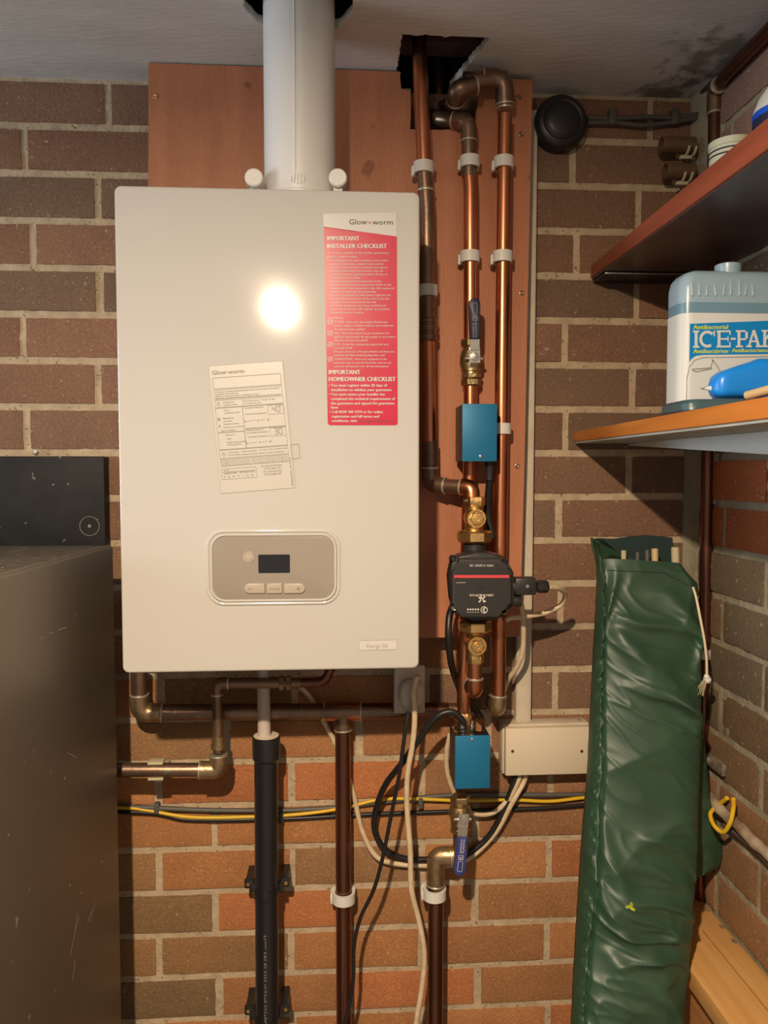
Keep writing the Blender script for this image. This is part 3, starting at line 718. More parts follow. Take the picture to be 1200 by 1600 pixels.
# ------------------------------------------------------------------ pipe helpers
def collar(bm, p, axis, r, l=.004, mi=0):
    axis = Vector(axis).normalized(); lathe(bm, Vector(p)-axis*l/2, axis, [(0, r*.96), (l*.25, r), (l*.75, r), (l, r*.96)], 24, mi)
def elbow(parent, a, c, d, r, la=.024, lb=.024, m='solder', bend=None, name='elbow'):
    """fitting around corner c, arms towards a and d"""
    a, c, d = Vector(a), Vector(c), Vector(d); da, dd = (a-c).normalized(), (d-c).normalized()
    bm = BM(); path = fillet([c+da*la, c, c+dd*lb], bend or r*1.5, 10)
    R = r*1.16; tube(bm, path, R, 24)
    part(name, bm, M[m], parent)
    bm = BM(); collar(bm, c+da*la, da, R*1.05, .003); part('solder_ring', bm, M['soldring'], parent)
    bm = BM(); collar(bm, c+dd*lb, dd, R*1.05, .003); part('solder_ring', bm, M['soldring'], parent)
def straight(parent, p, q, r, m='solder', name='coupling', rings=True):
    bm = BM(); p, q = Vector(p), Vector(q); tube(bm, [p, q], r*1.15, 24); part(name, bm, M[m], parent)
    if rings:
        for e in (p, q): bm = BM(); collar(bm, e, q-p, r*1.2, .003); part('solder_ring', bm, M['soldring'], parent)
def run(parent, pts, r, m='copper', bend=.0, name='pipe_run', seg=28):
    bm = BM(); tube(bm, fillet(pts, bend, 8) if bend else pts, r, seg); return part(name, bm, M[m], parent)

PY = -.088; r22 = .0111; r28 = .0140
# A: left pipe beside the boiler, joins the pump valve
A = [at(654, 40, PY), at(659, 170, PY), at(663, 270, PY), at(667, 330, PY), at(669, 500, PY), at(672, 757, PY+.0), at(736, 762, -.125), at(738, 792, -.128)]
tA = thing('copper_pipe', 'long copper pipe close to right side of boiler, elbowed towards pump', 'pipe', A[3])
run(tA, [A[0]+Vector((0, 0, .08)), A[0], A[1], A[2]], .0116)
run(tA, [A[2], A[3], at(668.5, 498, PY)], .0116, 'tarnish', name='dulled_run')
run(tA, [at(669, 530, PY), at(671, 690, PY)], r22*.98)
run(tA, [at(671, 690, PY), A[5], A[6], A[7]], r22*1.0, 'tarnish', .022, 'bent_run')
straight(tA, at(671.4, 690, PY), at(672, 728, PY), r22, 'tarnish', rings=False)
elbow(tA, A[4], A[5], A[6], r22, .026, .026, 'tarnish')
elbow(tA, A[5], A[6], A[7], r22, .016, .020, 'copper')
b = BM()
lathe(b, at(669, 498, PY), (0, 0, -1), [(0, .0125), (.002, .0142), (.007, .0142), (.008, .013), (.011, .013), (.012, .0145), (.020, .0145), (.021, .0133), (.024, .0133), (.025, .0148), (.034, .0148), (.036, .0125)], 28)
part('compression_fitting', b, M['tarnish'], tA)
b = BM(); collar(b, at(665, 298, PY), (0, 0, 1), .0135, .004); part('solder_ring', b, M['soldring'], tA)
# B: middle pipe from the notch down behind the pump to the lower valve
BYp = -.082
B = [at(690, 186, -.055), at(732, 190, BYp), at(733, 265, BYp), at(735, 300, BYp), at(736, 625, BYp), at(736, 760, -.078), at(724, 1120, -.078)]
tB = thing('copper_pipe', 'middle copper pipe between two others, passing behind pump down to lower blue box', 'pipe', B[4])
run(tB, [B[2], B[3], at(735, 700, BYp)], r22)
run(tB, [at(735, 700, BYp), at(729, 900, -.078), B[6]], r22, name='lower_run')
run(tB, [B[1], B[2]+Vector((0, 0, -.012))], r22*1.04, 'tarnish', name='dulled_run')
run(tB, [at(660, 175, .03), B[0], B[1]], r22, 'tarnish', name='back_run')
elbow(tB, B[0], B[1], B[2], r22, .026, .030, 'tarnish')
# C: right pipe with its swan neck at the top
Cc = [at(690, 168, .01), at(716, 152, -.075), at(722, 122, -.095), at(788, 124, -.095), at(789, 180, PY), at(786, 420, PY), at(779, 1085, PY), at(778, 1108, PY), Vector((at(778, 1108, PY).x, .002, at(778, 1108, PY).z-.006))]
tC = thing('copper_pipe', 'right hand copper pipe with swan neck at top under ceiling', 'pipe', Cc[5])
run(tC, [Cc[4], Cc[5], Cc[6]], r22)
run(tC, [Cc[0], at(712, 160, -.055), at(712, 150, -.085)], r22, 'tarnish', .01, 'back_run')
elbow(tC, Cc[1]+Vector((0, .05, -.02)), at(714, 140, -.105), Cc[3], .0125, .024, .030, 'tarnish', .022)
run(tC, [at(725, 126, -.10), at(790, 124, -.095)], .0125, 'tarnish', name='top_run')
elbow(tC, Cc[2], Cc[3], Cc[4], .0125, .034, .036, 'tarnish', .03)
straight(tC, at(789, 150, PY-.003), at(789, 168, PY), .0115, 'tarnish', rings=True)
elbow(tC, Cc[6], Cc[7], Cc[8], r22, .022, .05, 'solder')
# extra pipes in the dark notch
tN = thing('copper_pipe', 'dull pipe standing in dark notch behind the middle copper pipe', 'pipe', at(686, 190, .03))
run(tN, [at(686, 197, .03), at(686, 60, .03)], .010, 'tarnish')
tN2 = thing('copper_pipe', 'dark pipe up inside ceiling hole, right of the others in the notch', 'pipe', at(712, 150, .05))
run(tN2, [at(712, 190, .05), at(712, 50, .05)], .0125, 'tarnish')

# ------------------------------------------------------------------ pipe clips
clip0 = thing('pipe_clip', 'white plastic clip, top left of three beside boiler flue', 'clip', (0, 0, 0), 'white clips holding the copper pipes')
b = BM()
n = 24; prof = []
for k in range(n+1):
    a = math.radians(-140+280*k/n-90); prof.append((math.cos(a), math.sin(a)))
for zz, k in ((0, 0),):
    out = [(c*.0158, s*.0158) for c, s in prof]; inn = [(c*.0119, s*.0119) for c, s in prof]
    V0 = [[b.verts.new((x, y, z)) for x, y in out] for z in (-.0085, .0085)]; V1 = [[b.verts.new((x, y, z)) for x, y in inn] for z in (-.0085, .0085)]
    for i in range(n):
        b.faces.new((V0[0][i], V0[0][i+1], V0[1][i+1], V0[1][i])); b.faces.new((V1[0][i], V1[0][i+1], V1[1][i+1], V1[1][i]))
        b.faces.new((V0[0][i], V0[0][i+1], V1[0][i+1], V1[0][i])); b.faces.new((V0[1][i], V0[1][i+1], V1[1][i+1], V1[1][i]))
    for e in (0, n): b.faces.new((V0[0][e], V0[1][e], V1[1][e], V1[0][e]))
part('band', b, M['whitep'], clip0)
b = BM(); box(b, (-.0165, .010, -.0075), (.0165, .0185, .0075), .001); box(b, (-.0185, -.001, -.0115), (-.0145, .013, .004), .001)
part('base', b, M['whitep'], clip0)
b = BM(); box(b, (-.006, .0185, -.006), (.006, .0255, .006)); part('spacer', b, M['whitep'], clip0)
GC = 'white clips holding the copper pipes'
clip0.location = at(662, 263, PY); clip0['label'] = 'white plastic clip on the left pipe, just above the boiler corner'
clip0.location.y = PY
for px, py, Y, lab, s in ((734, 254, BYp, 'white plastic clip high on the middle pipe, below its dull elbow', 1), (787, 255, PY, 'white plastic clip high on the right pipe, below the swan neck', 1),
        (668, 455, PY, 'greyish white clip on the left pipe beside red sticker, partly behind boiler', 1), (734, 402, BYp, 'white plastic clip on the middle pipe, above the navy valve lever', 1),
        (785, 402, PY, 'white plastic clip on the right pipe, level with upper shelf end', 1), (783, 670, PY, 'white clip sticking out right of the upper blue box', 1.0),
        (537, 1401, -.035, 'white clip on the long bare pipe standing right of black waste pipe', 1.22), (679, 1395, -.060, 'white clip on the pipe below the lower blue lever valve', 1.22)):
    c = copy_thing(clip0, at(px, py, Y), lab); c.scale = (s, s, 1)

# ------------------------------------------------------------------ lever ball valves
def ball_valve(px, y0, y1, Y, name_label, up, hp, hm, m):
    """valve body along z from image row y0 to y1; lever from the stem towards hp"""
    a, c = at(px, y0, Y), at(px, y1, Y); L_ = (a-c).length; ax = (c-a).normalized()
    t = thing('lever_valve', name_label, 'valve', c)
    bm = BM(); R = .0165
    hexnut(bm, a, ax, L_*.17, R*.98)
    lathe(bm, a+ax*L_*.17, ax, [(0, R*.72), (L_*.05, R*.72), (L_*.08, R*.95), (L_*.20, R*1.10), (L_*.36, R*1.12), (L_*.45, R*.98), (L_*.50, R*.98), (L_*.52, R*.8), (L_*.56, R*.8)], 28)
    hexnut(bm, a+ax*L_*.72, ax, L_*.10, R*1.0, seg=8)
    hexnut(bm, a+ax*L_*.83, ax, L_*.15, R*.98)
    part('valve_body', bm, M[m], t)
    s = a+ax*L_*.42; bm = BM(); lathe(bm, s, (0, -1, 0), [(0, .009), (.020, .0085), (.022, .0065), (.030, .0065)], 20); part('stem', bm, M[m], t)
    f = s+Vector((0, -.030, 0)); h = at(hp[0], hp[1], f.y-.006)
    bm = BM(); dv = Vector((h.x-f.x, 0, h.z-f.z)); ln = dv.length; dv.normalize(); sd = Vector((-dv.z, 0, dv.x))
    def slab(bm, t0, t1, w0, w1, yo, th, rend=False, bev=.0008):
        P = [f+dv*t0+sd*w0, f+dv*t1+sd*w1]
        if rend:
            P += [f+dv*(t1)+dv*w1*math.sin(math.radians(q_))+sd*w1*math.cos(math.radians(q_)) for q_ in range(15, 180, 15)]
        P += [f+dv*t1-sd*w1, f+dv*t0-sd*w0]
        prism(bm, [(p_.x, p_.z) for p_ in P], f.y+yo, f.y+yo+th, bev)
    slab(bm, -.010, .012, .0085, .0085, -.002, .0025, bev=0)
    slab(bm, .010, .034, .0075, .0075, -.0045, .0025, bev=0)
    part('lever_plate', bm, M['steel'], t, 'plated lever plate')
    bm = BM(); slab(bm, .026, ln-.009, .0083, .0090, -.0085, .0065, True, .0018); hd = part('lever_grip', bm, M[hm], t, 'blue dipped grip')
    bm = BM(); lathe(bm, f+Vector((0, -.002, 0)), (0, -1, 0), [(0, .0085), (.0006, .0085), (.0006, .0062), (.0045, .0062), (.0048, .0045), (.0048, .003), (.007, .003), (.0075, .0)], 6 if not up else 24); part('nut', bm, M['steel'], t)
    bm = BM(); tube(bm, [f+Vector((-.014, .006, -.002)), f+Vector((.014, .006, -.002))], .0028, 10); part('stop_pin', bm, M['steel'], t)
    bm = BM()
    def lm(u, v): return f+dv*(ln-.012-(ln-.040)*(1-u if False else u))+sd*(v*.0075)*(1)+Vector((0, -.0087, 0))
    sg = 1
    def lm2(u, v):   # u along the grip from tip, v across
        return f+dv*(ln-.008-u)+sd*v+Vector((0, -.0089, 0))
    frame_rect(bm, 0, -.0035, .016, .0035, .0006, lm2); frame_rect(bm, .019, -.0035, .026, .0035, .0008, lm2)
    add_text(bm, 'RIGHTO', .030, 0.0002, .022, .0030, lm2, .01); add_text(bm, 'PLANTO', .030, .0042, .022, .0030, lm2, .01); add_text(bm, 'R', .0205, .002, .004, .004, lm2)
    part('lettering', bm, M['print'] if not up else M['printlight'], hd, smooth=None)
    return t
ball_valve(736, 530, 605, BYp, 'lever ball valve with navy grip pointing up, above upper blue box', True, (741, 466), 'handledark', 'brassdark')
ball_valve(719, 1243, 1302, -.085, 'lever ball valve with blue grip hanging down under lower blue box', False, (717, 1368), 'handle', 'brassdark')

# ------------------------------------------------------------------ blue boxes
def scale_box(x0, x1, y0, y1, Yf, Yb, label, screws, opentop):
    p0, p1 = at(x0, y1, Yf), at(x1, y0, Yf)
    t = thing('descaler_box', label, 'box', ((p0.x+p1.x)/2, (Yf+Yb)/2, p0.z), 'blue metal boxes on the copper pipe')
    bm = BM(); box(bm, (p0.x, Yf, p0.z), (p1.x, Yf+.003, p1.z), .0008); fc_ = part('front_plate', bm, M['bluebox'], t, 'blue anodised front plate')
    bm = BM()
    box(bm, (p0.x+.0002, Yf+.003, p0.z+.001), (p0.x+.0025, Yb, p1.z-.001)); part('side_plate', bm, M['blackbox'], t, 'black side plate')
    bm = BM(); box(bm, (p1.x-.0025, Yf+.003, p0.z+.001), (p1.x-.0002, Yb, p1.z-.001)); part('side_plate', bm, M['blackbox'], t, 'black side plate')
    bm = BM()
    if opentop:
        box(bm, (p0.x+.003, Yf+.004, p0.z+.004), (p1.x-.003, Yb-.004, p1.z-.012)); box(bm, (p0.x+.012, Yf+.012, p1.z-.012), (p1.x-.010, Yf+.030, p1.z-.006))
        lathe(bm, Vector(((p0.x+p1.x)/2+.002, Yf+.020, p1.z-.008)), (0, 0, 1), [(0, .004), (.018, .004), (.018, .0028), (.026, .0028)], 12)
    else: box(bm, (p0.x+.003, Yf+.004, p0.z+.002), (p1.x-.003, Yb-.004, p1.z-.002))
    part('inner_block', bm, M['steel'] if opentop else M['blackbox'], t)
    for sx, sy_ in screws:
        bm = BM(); lathe(bm, at(sx, sy_, Yf)+Vector((0, .0002, 0)), (0, -1, 0), [(0, .0026), (.001, .0024), (.0016, .0012), (.0016, 0)], 12); part('screw', bm, M['steel'], t)
    return t
bx1 = scale_box(722, 777, 631, 721, -.145, -.080, 'blue metal box high up, over the middle copper pipe', [(751, 713)], False)
bx2 = scale_box(711, 766, 1149, 1233, -.135, -.076, 'blue metal box low down, open topped, left of white junction box', [(738, 1155)], True)
b = BM(); lathe(b, at(723, 1112, -.078), (0, 0, -1), [(0, .0115), (.002, .013), (.008, .0145), (.012, .0145), (.014, .0125), (.020, .0125), (.022, .0145), (.03, .0145)], 6); part('compression_nut', b, M['brass'], tB, 'bright brass nut')

# ------------------------------------------------------------------ pump with its isolating valves
QY = -.128
def pump_valve(px, yb, label, nuts, body):
    t = thing('pump_valve', label, 'valve', at(px, yb, QY))
    for (y0, y1, hw) in nuts:
        bm = BM(); p, q_ = at(px, y0, QY), at(px, y1, QY); hexnut(bm, p, q_-p, (q_-p).length, hw/F_*(D+QY)*1.03, seg=6 if hw < 22 else 8); part('nut', bm, M['brass'], t)
    bm = BM(); p, q_ = at(px, body[0], QY), at(px, body[1], QY); tube(bm, [p, q_], .0135, 24)
    c = at(px, body[2], QY); lathe(bm, c, (0, -1, 0), [(-.014, .010), (-.010, .0155), (.010, .0155), (.018, .0148), (.021, .0142), (.021, .0115), (.017, .011)], 28)
    part('valve_body', bm, M['brass'], t)
    bm = BM(); lathe(bm, c+Vector((0, -.015, 0)), (0, -1, 0), [(0, .0098), (.007, .0098), (.0078, .009)], 6); lathe(bm, c+Vector((0, -.0225, 0)), (0, -1, 0), [(0, .0060), (.002, .0058), (.002, .004), (.001, .0038), (.001, .0024), (.0022, .0022), (.0022, 0)], 20); part('spindle', bm, M['brass'], t)
    return t
pump_valve(741, 847, 'brass valve with round boss directly above black pump', [(776, 791, 17), (829, 847, 27)], (785, 835, 809))
pump_valve(742, 985, 'brass valve with round boss directly below black pump', [(968, 986, 27), (1022, 1036, 14)], (980, 1028, 1005))
tO = thing('copper_pipe', 'short copper pipe with capped elbow below lower brass pump valve', 'pipe', at(742, 1075, QY))
OX = at(742, 1080, QY)
run(tO, [at(742, 1034, QY), at(742, 1072, QY)], r22)
elbow(tO, at(742, 1034, QY), OX, OX+Vector((0, .1, 0)), r22, .020, .030, 'copper')
run(tO, [OX+Vector((0, .02, 0)), OX+Vector((0, .124, 0))], r22, 'tarnish', name='back_run')
pump = thing('circulator_pump', 'black circulation pump with red stripe between two brass valves', 'pump', at(752, 968, QY))
PX, PZ = at(750, 916, QY).x, at(750, 916, QY).z
b = BM(); p, q_ = at(741, 848, QY), at(742, 968, QY); tube(b, [p, q_], .0165, 24)
lathe(b, Vector((PX, QY+.03, PZ)), (0, -1, 0), [(0, .02), (.004, .036), (.026, .040), (.030, .043), (.036, .043)], 40)
part('volute', b, M['pumpblack'], pump)
b = BM()
PF = -.186
k_ = (D+PF)/F_
def pp(l, Y): return [(at(x, y, Y).x, at(x, y, Y).z) for x, y in l]
prism(b, pp([(706, 872), (718, 866), (740, 862), (765, 862), (784, 868), (791, 878), (800, 893), (801, 940), (799, 945), (786, 950), (783, 962), (770, 967), (730, 966), (710, 958), (703, 935), (700, 900), (703, 885)], -.162), -.176, -.145, .004)
part('motor_housing', b, M['pumpblack'], pump)
b = BM()
prism(b, pp([(716, 873), (784, 873), (787, 883), (796, 889), (799, 896), (800, 940), (796, 946), (788, 949), (785, 958), (780, 965), (720, 965), (716, 958), (712, 949), (706, 944), (706, 896), (710, 890), (714, 884)], PF), PF, -.172, .0025)
fp = part('control_head', b, M['pumpblack'], pump)
for sx, sy_ in ((708, 873), (788, 878), (709, 950), (787, 955)):
    b = BM(); lathe(b, at(sx, sy_, -.176)+Vector((0, .006, 0)), (0, -1, 0), [(0, .0055), (.006, .005), (.008, .0035), (.006, .003), (.006, 0)], 14); part('bolt', b, M['steel'] if sy_ > 900 else M['black'], pump)
mp = lambda u, v: at(u, v, PF-.0004)
b = BM(); quad(b, 709.5, 898.5, 795.5, 903, mp); part('stripe', b, M['red'], fp, 'red stripe', smooth=None)
b = BM(); inv = lambda u, v: at(2*752-u, 2*910-v, PF-.0005)
add_text(b, 'UPS3 15-50/65 130', 2*752-771, 2*910-882, 37, 3.4, inv, .01)
add_text(b, 'GRUNDFOS', 2*752-771, 2*910-928.5, 37, 3.2, inv, .03)
line(b, 748, 941, 758, 932, 2, mp); line(b, 748, 933, 753, 938, 2, mp); line(b, 751, 932, 757, 940, 2, mp); line(b, 755, 941, 759, 939, 1.6, mp)
for i in range(5):
    quad(b, 730+i*4, 951, 732.5+i*4, 953.4, mp); quad(b, 730+i*4, 956, 732+i*4, 957, mp)
for kk in range(16):
    a0, a1 = 2*PI*kk/16, 2*PI*(kk+1)/16; line(b, 756.5+5*math.cos(a0), 953+5*math.sin(a0), 756.5+5*math.cos(a1), 953+5*math.sin(a1), 1.1, mp)
line(b, 754.5, 953, 758, 949.5, 1.8, mp); line(b, 754.5, 953, 758, 956.5, 1.8, mp)
add_text(b, 'APP', 2*752-728, 2*910-909.5, 15, 1.6, inv)
part('lettering', b, M['print'], fp, smooth=None)
b = BM(); c = at(752, 919, PF); lathe(b, c+Vector((0, .001, 0)), (0, -1, 0), [(0, .004), (.0018, .0035), (.0018, 0)], 12); part('button', b, M['black'], fp)
b = BM(); PYc = -.165
lathe(b, at(799, 917, PYc), (1, 0, 0), [(0, .012), (.008, .0125)], 20)
p0, p1 = at(811, 930, -.175), at(838, 903, -.175); box(b, (p0.x-.006, -.178, p0.z), (p1.x, -.152, p1.z), .003)
lathe(b, at(838, 916.5, PYc), (1, 0, 0), [(0, .0075), (.002, .0075), (.002, .0102), (.015, .0102), (.018, .008)], 8)
pg = part('plug', b, M['black'], pump)
b = BM(); lathe(b, at(824, 916, -.178)+Vector((0, .0003, 0)), (0, -1, 0), [(0, .003), (.0012, .0026), (.0012, 0)], 12); part('screw', b, M['steel'], pg)
b = BM(); lathe(b, at(800, 939, PYc), (1, 0, 0), [(0, .009), (.006, .009), (.008, .0105), (.013, .0095), (.015, .004)], 12); part('socket_cap', b, M['black'], pump)

def cable(px, r, m, label, cat='cable', name='cable', group=None, seg=12, n=10):
    b = BM(); tube(b, spline(A3(px), n), r, seg); return single(name, b, M[m], label, cat, group)
cable([(858, 917, PYc), (872, 919, -.15), (883, 928, -.12), (878, 944, -.10), (860, 954, -.095), (846, 959, -.095), (815, 964, -.10), (796, 966, -.105), (790, 970, -.105)], .0042, 'cable_cream', 'cream flex looping from pump plug back behind pump', name='pump_cable')
cable([(804, 927, -.155), (812, 937, -.14), (817, 960, -.10), (818, 990, -.085), (816, 1020, -.075), (806, 1045, -.06), (794, 1062, -.045), (786, 1085, -.02), (781, 1110, -.016)], .0042, 'cable_cream', 'cream cable hanging from behind pump alongside trunking')
cable([(708, 945, -.12), (702, 965, -.135), (701, 1000, -.14), (705, 1035, -.115), (712, 1060, -.062), (722, 1082, -.048), (742, 1108, -.025), (750, 1118, -.004)], .0056, 'cable_black', 'thick black cable curving down left of the pump')
cable([(765, 722, -.12), (767, 735, -.12), (764, 760, -.112), (762, 800, -.100), (770, 840, -.098)], .0055, 'cable_black', 'black lead dropping from underside of upper blue box')
b = BM(); lathe(b, at(765, 720, -.12), (0, 0, -1), [(0, .008), (.008, .008), (.012, .0065), (.03, .006)], 14)
part('cable_gland', b, M['black'], bx1)
b = BM(); lathe(b, at(724, 1150, -.112), (-.1, 0, 1), [(0, .0075), (.003, .0085), (.006, .0075), (.009, .0085), (.012, .0075), (.015, .0085), (.018, .007), (.022, .006)], 16)
part('cable_gland', b, M['black'], bx2)

# ------------------------------------------------------------------ trunking, junction box, socket
b = BM(); p0, p1 = at(803, 1130, -.016), at(829, 168, -.016); q0, q1 = at(829.5, 1130, -.016), at(840.5, 172, -.016)
tr = thing('cable_trunking', 'long cream plastic trunking down the right edge of plywood board', 'trunking', (q0.x-.013, -.008, q0.z))
xr = q0.x; xt = q1.x
prism(b, [(q0.x-.026, q0.z), (q0.x, q0.z), (q1.x, q1.z), (q1.x-.026, q1.z)], -.016, .0, .001); part('channel', b, M['trunk'], tr)
b = BM(); prism(b, [(q0.x-.024, q0.z), (q0.x-.002, q0.z), (q1.x-.002, q1.z), (q1.x-.024, q1.z)], -.0172, -.0155, .0006); part('cover', b, M['trunk'], tr)
jb = thing('junction_box', 'flat white junction box on wall, left of green bag', 'box', at(852, 1213, 0))
b = BM(); f0, f1 = at(790, 1212.5, -.044), at(922, 1136, -.044)
box(b, (f0.x-.003, -.030, f0.z-.002), (f1.x+.003, .0, f1.z+.003), .002); part('back_box', b, M['trunk'], jb)
b = BM(); box(b, (f0.x, -.044, f0.z), (f1.x, -.0295, f1.z), .0015); part('lid', b, M['cream'], jb)
for sx in (801, 909):
    b = BM(); lathe(b, at(sx, 1174, -.044)+Vector((0, .0002, 0)), (0, -1, 0), [(0, .0028), (.0008, .0026), (.0002, .001), (.0002, 0)], 12); part('screw', b, M['tarnish'], jb)
b = BM(); p = at(905, 1129, -.015); lathe(b, Vector((p.x, -.015, f1.z+.0025)), (0, 0, 1), [(0, .0028), (.001, .0025), (.001, 0)], 12); part('screw', b, M['tarnish'], jb)

so = thing('wall_socket', 'greyish socket with round plug under right corner of boiler', 'socket', at(640, 1115, -.06))
b = BM(); p0, p1 = at(616, 1115, -.075), at(664, 1040, -.075); box(b, (p0.x, -.075, p0.z), (p1.x, -.052, p1.z), .0012); part('faceplate', b, M['grey_plastic'], so)
b = BM(); box(b, (p0.x+.005, -.052, p1.z-.052), (p1.x-.005, -.0, p1.z-.005)); part('back_box', b, M['grey_plastic'], so)
b = BM(); p = at(642, 1082, -.075); pr_ = []
for (off, sx_) in ((0, 1), (-.012, .96), (-.016, .80)):
    pr_.append([b.verts.new((p.x+.0205*sx_*math.copysign(abs(math.cos(a))**.8, math.cos(a)), -.075+off, p.z+.0245*sx_*math.copysign(abs(math.sin(a))**.8, math.sin(a)))) for a in [2*PI*k/32 for k in range(32)]])
for r0, r1 in zip(pr_, pr_[1:]):
    for k in range(32): b.faces.new((r0[k], r0[(k+1) % 32], r1[(k+1) % 32], r1[k]))
b.faces.new(pr_[-1]); part('plug', b, M['grey_plastic'], so)

# ------------------------------------------------------------------ pipes under the boiler
WY = -.035
P0, P1, P2 = at(217, 1040, -.055), at(218, 1113, -.05), at(700, 1110, WY)
tH = thing('copper_pipe', 'horizontal copper pipe running under boiler with tee over standing pipe', 'pipe', at(450, 1112, WY))
run(tH, [P0, P1, at(260, 1114, WY-.01), P2], r28*.93, 'tarnish', .02, 'end_run')
run(tH, [at(250, 1113.5, WY-.008), P2], r28*.96, 'darkcopper')
elbow(tH, P0, P1, at(300, 1114, WY), r28*.93, .030, .034, 'solder')
straight(tH, at(506, 1111, WY), at(563, 1111, WY), r28, 'copper', 'tee')
straight(tH, at(535, 1111, WY), at(536, 1140, WY), r28*.93, 'tarnish', 'tee_branch')
run(tH, [P2, at(724, 1110, WY), at(724, 1110, .002)], r28*.9, 'tarnish', .02, 'turned_end')
tV = thing('copper_pipe', 'long bare standing pipe between black waste pipe and hanging cables', 'pipe', at(537, 1600, WY))
v = at(538, 1600, WY); run(tV, [at(535.5, 1138, WY), Vector((v.x, WY, .0))], r28*.93, 'darkcopper')
tG = thing('gas_pipe', 'dark pipe zigzagging under boiler left side, with a big elbow', 'pipe', at(340, 1205, -.075))
GY = -.078
G = [at(120, 1203, GY), at(342, 1203, GY), at(338.5, 1068, GY), at(470, 1067, GY), at(508, 1066, GY), at(520, 1035, GY)]
run(tG, [G[0], G[1]], r22, 'tarnish'); run(tG, [at(341, 1175, GY), G[2], G[3]], .0083, 'tarnish', .018, 'narrow_run'); run(tG, [at(440, 1067.5, GY), G[4], G[5]], .0075, 'darkcopper', .014, 'bent_run')
elbow(tG, G[0], G[1], G[2], r22*1.1, .030, .024, 'solder', .020)
elbow(tG, G[1], G[2], G[3], .0085, .018, .018, 'tarnish')
b = BM(); lathe(b, at(341, 1150, GY), (0, 0, -1), [(0, .009), (.001, .0105), (.013, .0105), (.014, .012), (.020, .012)], 20); part('reducer', b, M['solder'], tG)
b = BM(); p, q_ = at(436, 1067, GY), at(458, 1067, GY); hexnut(b, p, q_-p, .008, .0115); hexnut(b, p+Vector((.011, 0, 0)), q_-p, .009, .012); part('union', b, M['solder'], tG)
b = BM(); p = at(244, 1203, GY)
for dz in (.0125, -.0125): box(b, (p.x-.012, -.085, p.z+dz-.0022), (p.x+.012, -.065, p.z+dz+.0022), .001)
box(b, (p.x-.006, -.066, p.z-.026), (p.x+.006, 0, p.z-.012), .001); part('bracket', b, M['stick'], tG)
wp = thing('waste_pipe', 'thick black plastic waste pipe with bracketed socket below boiler', 'pipe', (at(416, 1600, -.07).x, -.07, 0))
WZ = -.066
b = BM(); ft = at(416, 1150, WZ); fb = at(416, 1600, WZ)
tube(b, [at(415.5, 1175, WZ), Vector((fb.x, WZ, 0))], .0190, 36); part('barrel', b, M['waste'], wp)
b = BM(); lathe(b, ft, (0, 0, -1), [(.001, .0165), (0, .0175), (0, .0220), (.002, .0225), (.036, .0225), (.040, .0192)], 36); part('socket_collar', b, M['waste'], wp)
b = BM(); lathe(b, ft+Vector((0, 0, .0005)), (0, 0, 1), [(0, .0205), (.001, .0205), (.0015, .0115)], 32); part('ring_seal', b, M['cream'], wp)
for yy in (1392, 1592):
    p = at(416, yy, WZ); b = BM(); lathe(b, p+Vector((0, 0, .006)), (0, 0, -1), [(0, .0195), (0, .0215), (.012, .0215), (.016, .0195)], 36)
    for sg in (-1, 1):
        box(b, (p.x+sg*.029-.0085, -.052, p.z-.004), (p.x+sg*.029+.0085, -.044, p.z+.013), .003); box(b, (p.x+sg*.022-.006, -.060, p.z-.006), (p.x+sg*.022+.006, -.048, p.z+.008), .001)
        box(b, (p.x+sg*.029-.006, -.044, p.z-.002), (p.x+sg*.029+.006, .0, p.z+.010))
    cl = part('bracket', b, M['waste'], wp)
    for sg in (-1, 1):
        b = BM(); lathe(b, Vector((p.x+sg*.031, -.052, p.z+.0045)), (0, -1, 0), [(0, .0034), (.0012, .003), (.0012, 0)], 12); part('screw', b, M['brass'], cl)
mp = lambda u, v: Vector((fb.x+.0190*math.sin(.25+v/.019), WZ-.0192*math.cos(.25+v/.019), at(416, 1450, WZ).z-u))
b = BM(); add_text(b, '32mm ABS BS 5255 WASTE SYSTEM', 0, 0, .15, .006, mp); part('lettering', b, M['printgrey'], wp, smooth=None)
b = BM(); tube(b, [at(411, 1040, WZ), at(413, 1153, WZ)], .0105, 28); single('condensate_pipe', b, M['grey_plastic'], 'pale plastic drain pipe dropping into top of black waste pipe', 'pipe')
tL = thing('copper_pipe', 'dark standing pipe with elbow, right of hanging cream flex', 'pipe', at(680, 1500, -.06))
E0, E1 = at(719, 1300, -.075), at(719, 1338, -.070)
E2 = at(681, 1336, -.060); eb = at(679, 1600, -.060)
run(tL, [E0, E1, E2], r28*.85, 'tarnish', .01, 'short_run'); run(tL, [E2, Vector((eb.x, -.060, 0))], r28*.93, 'darkcopper')
elbow(tL, E1, E2, eb, r28*.92, .028, .050, 'solder', .022)
b = BM(); p, q_ = at(703, 1336, -.066), at(712, 1336, -.068); hexnut(b, p, q_-p, .009, .0145, seg=16); part('nut', b, M['brass'], tL)

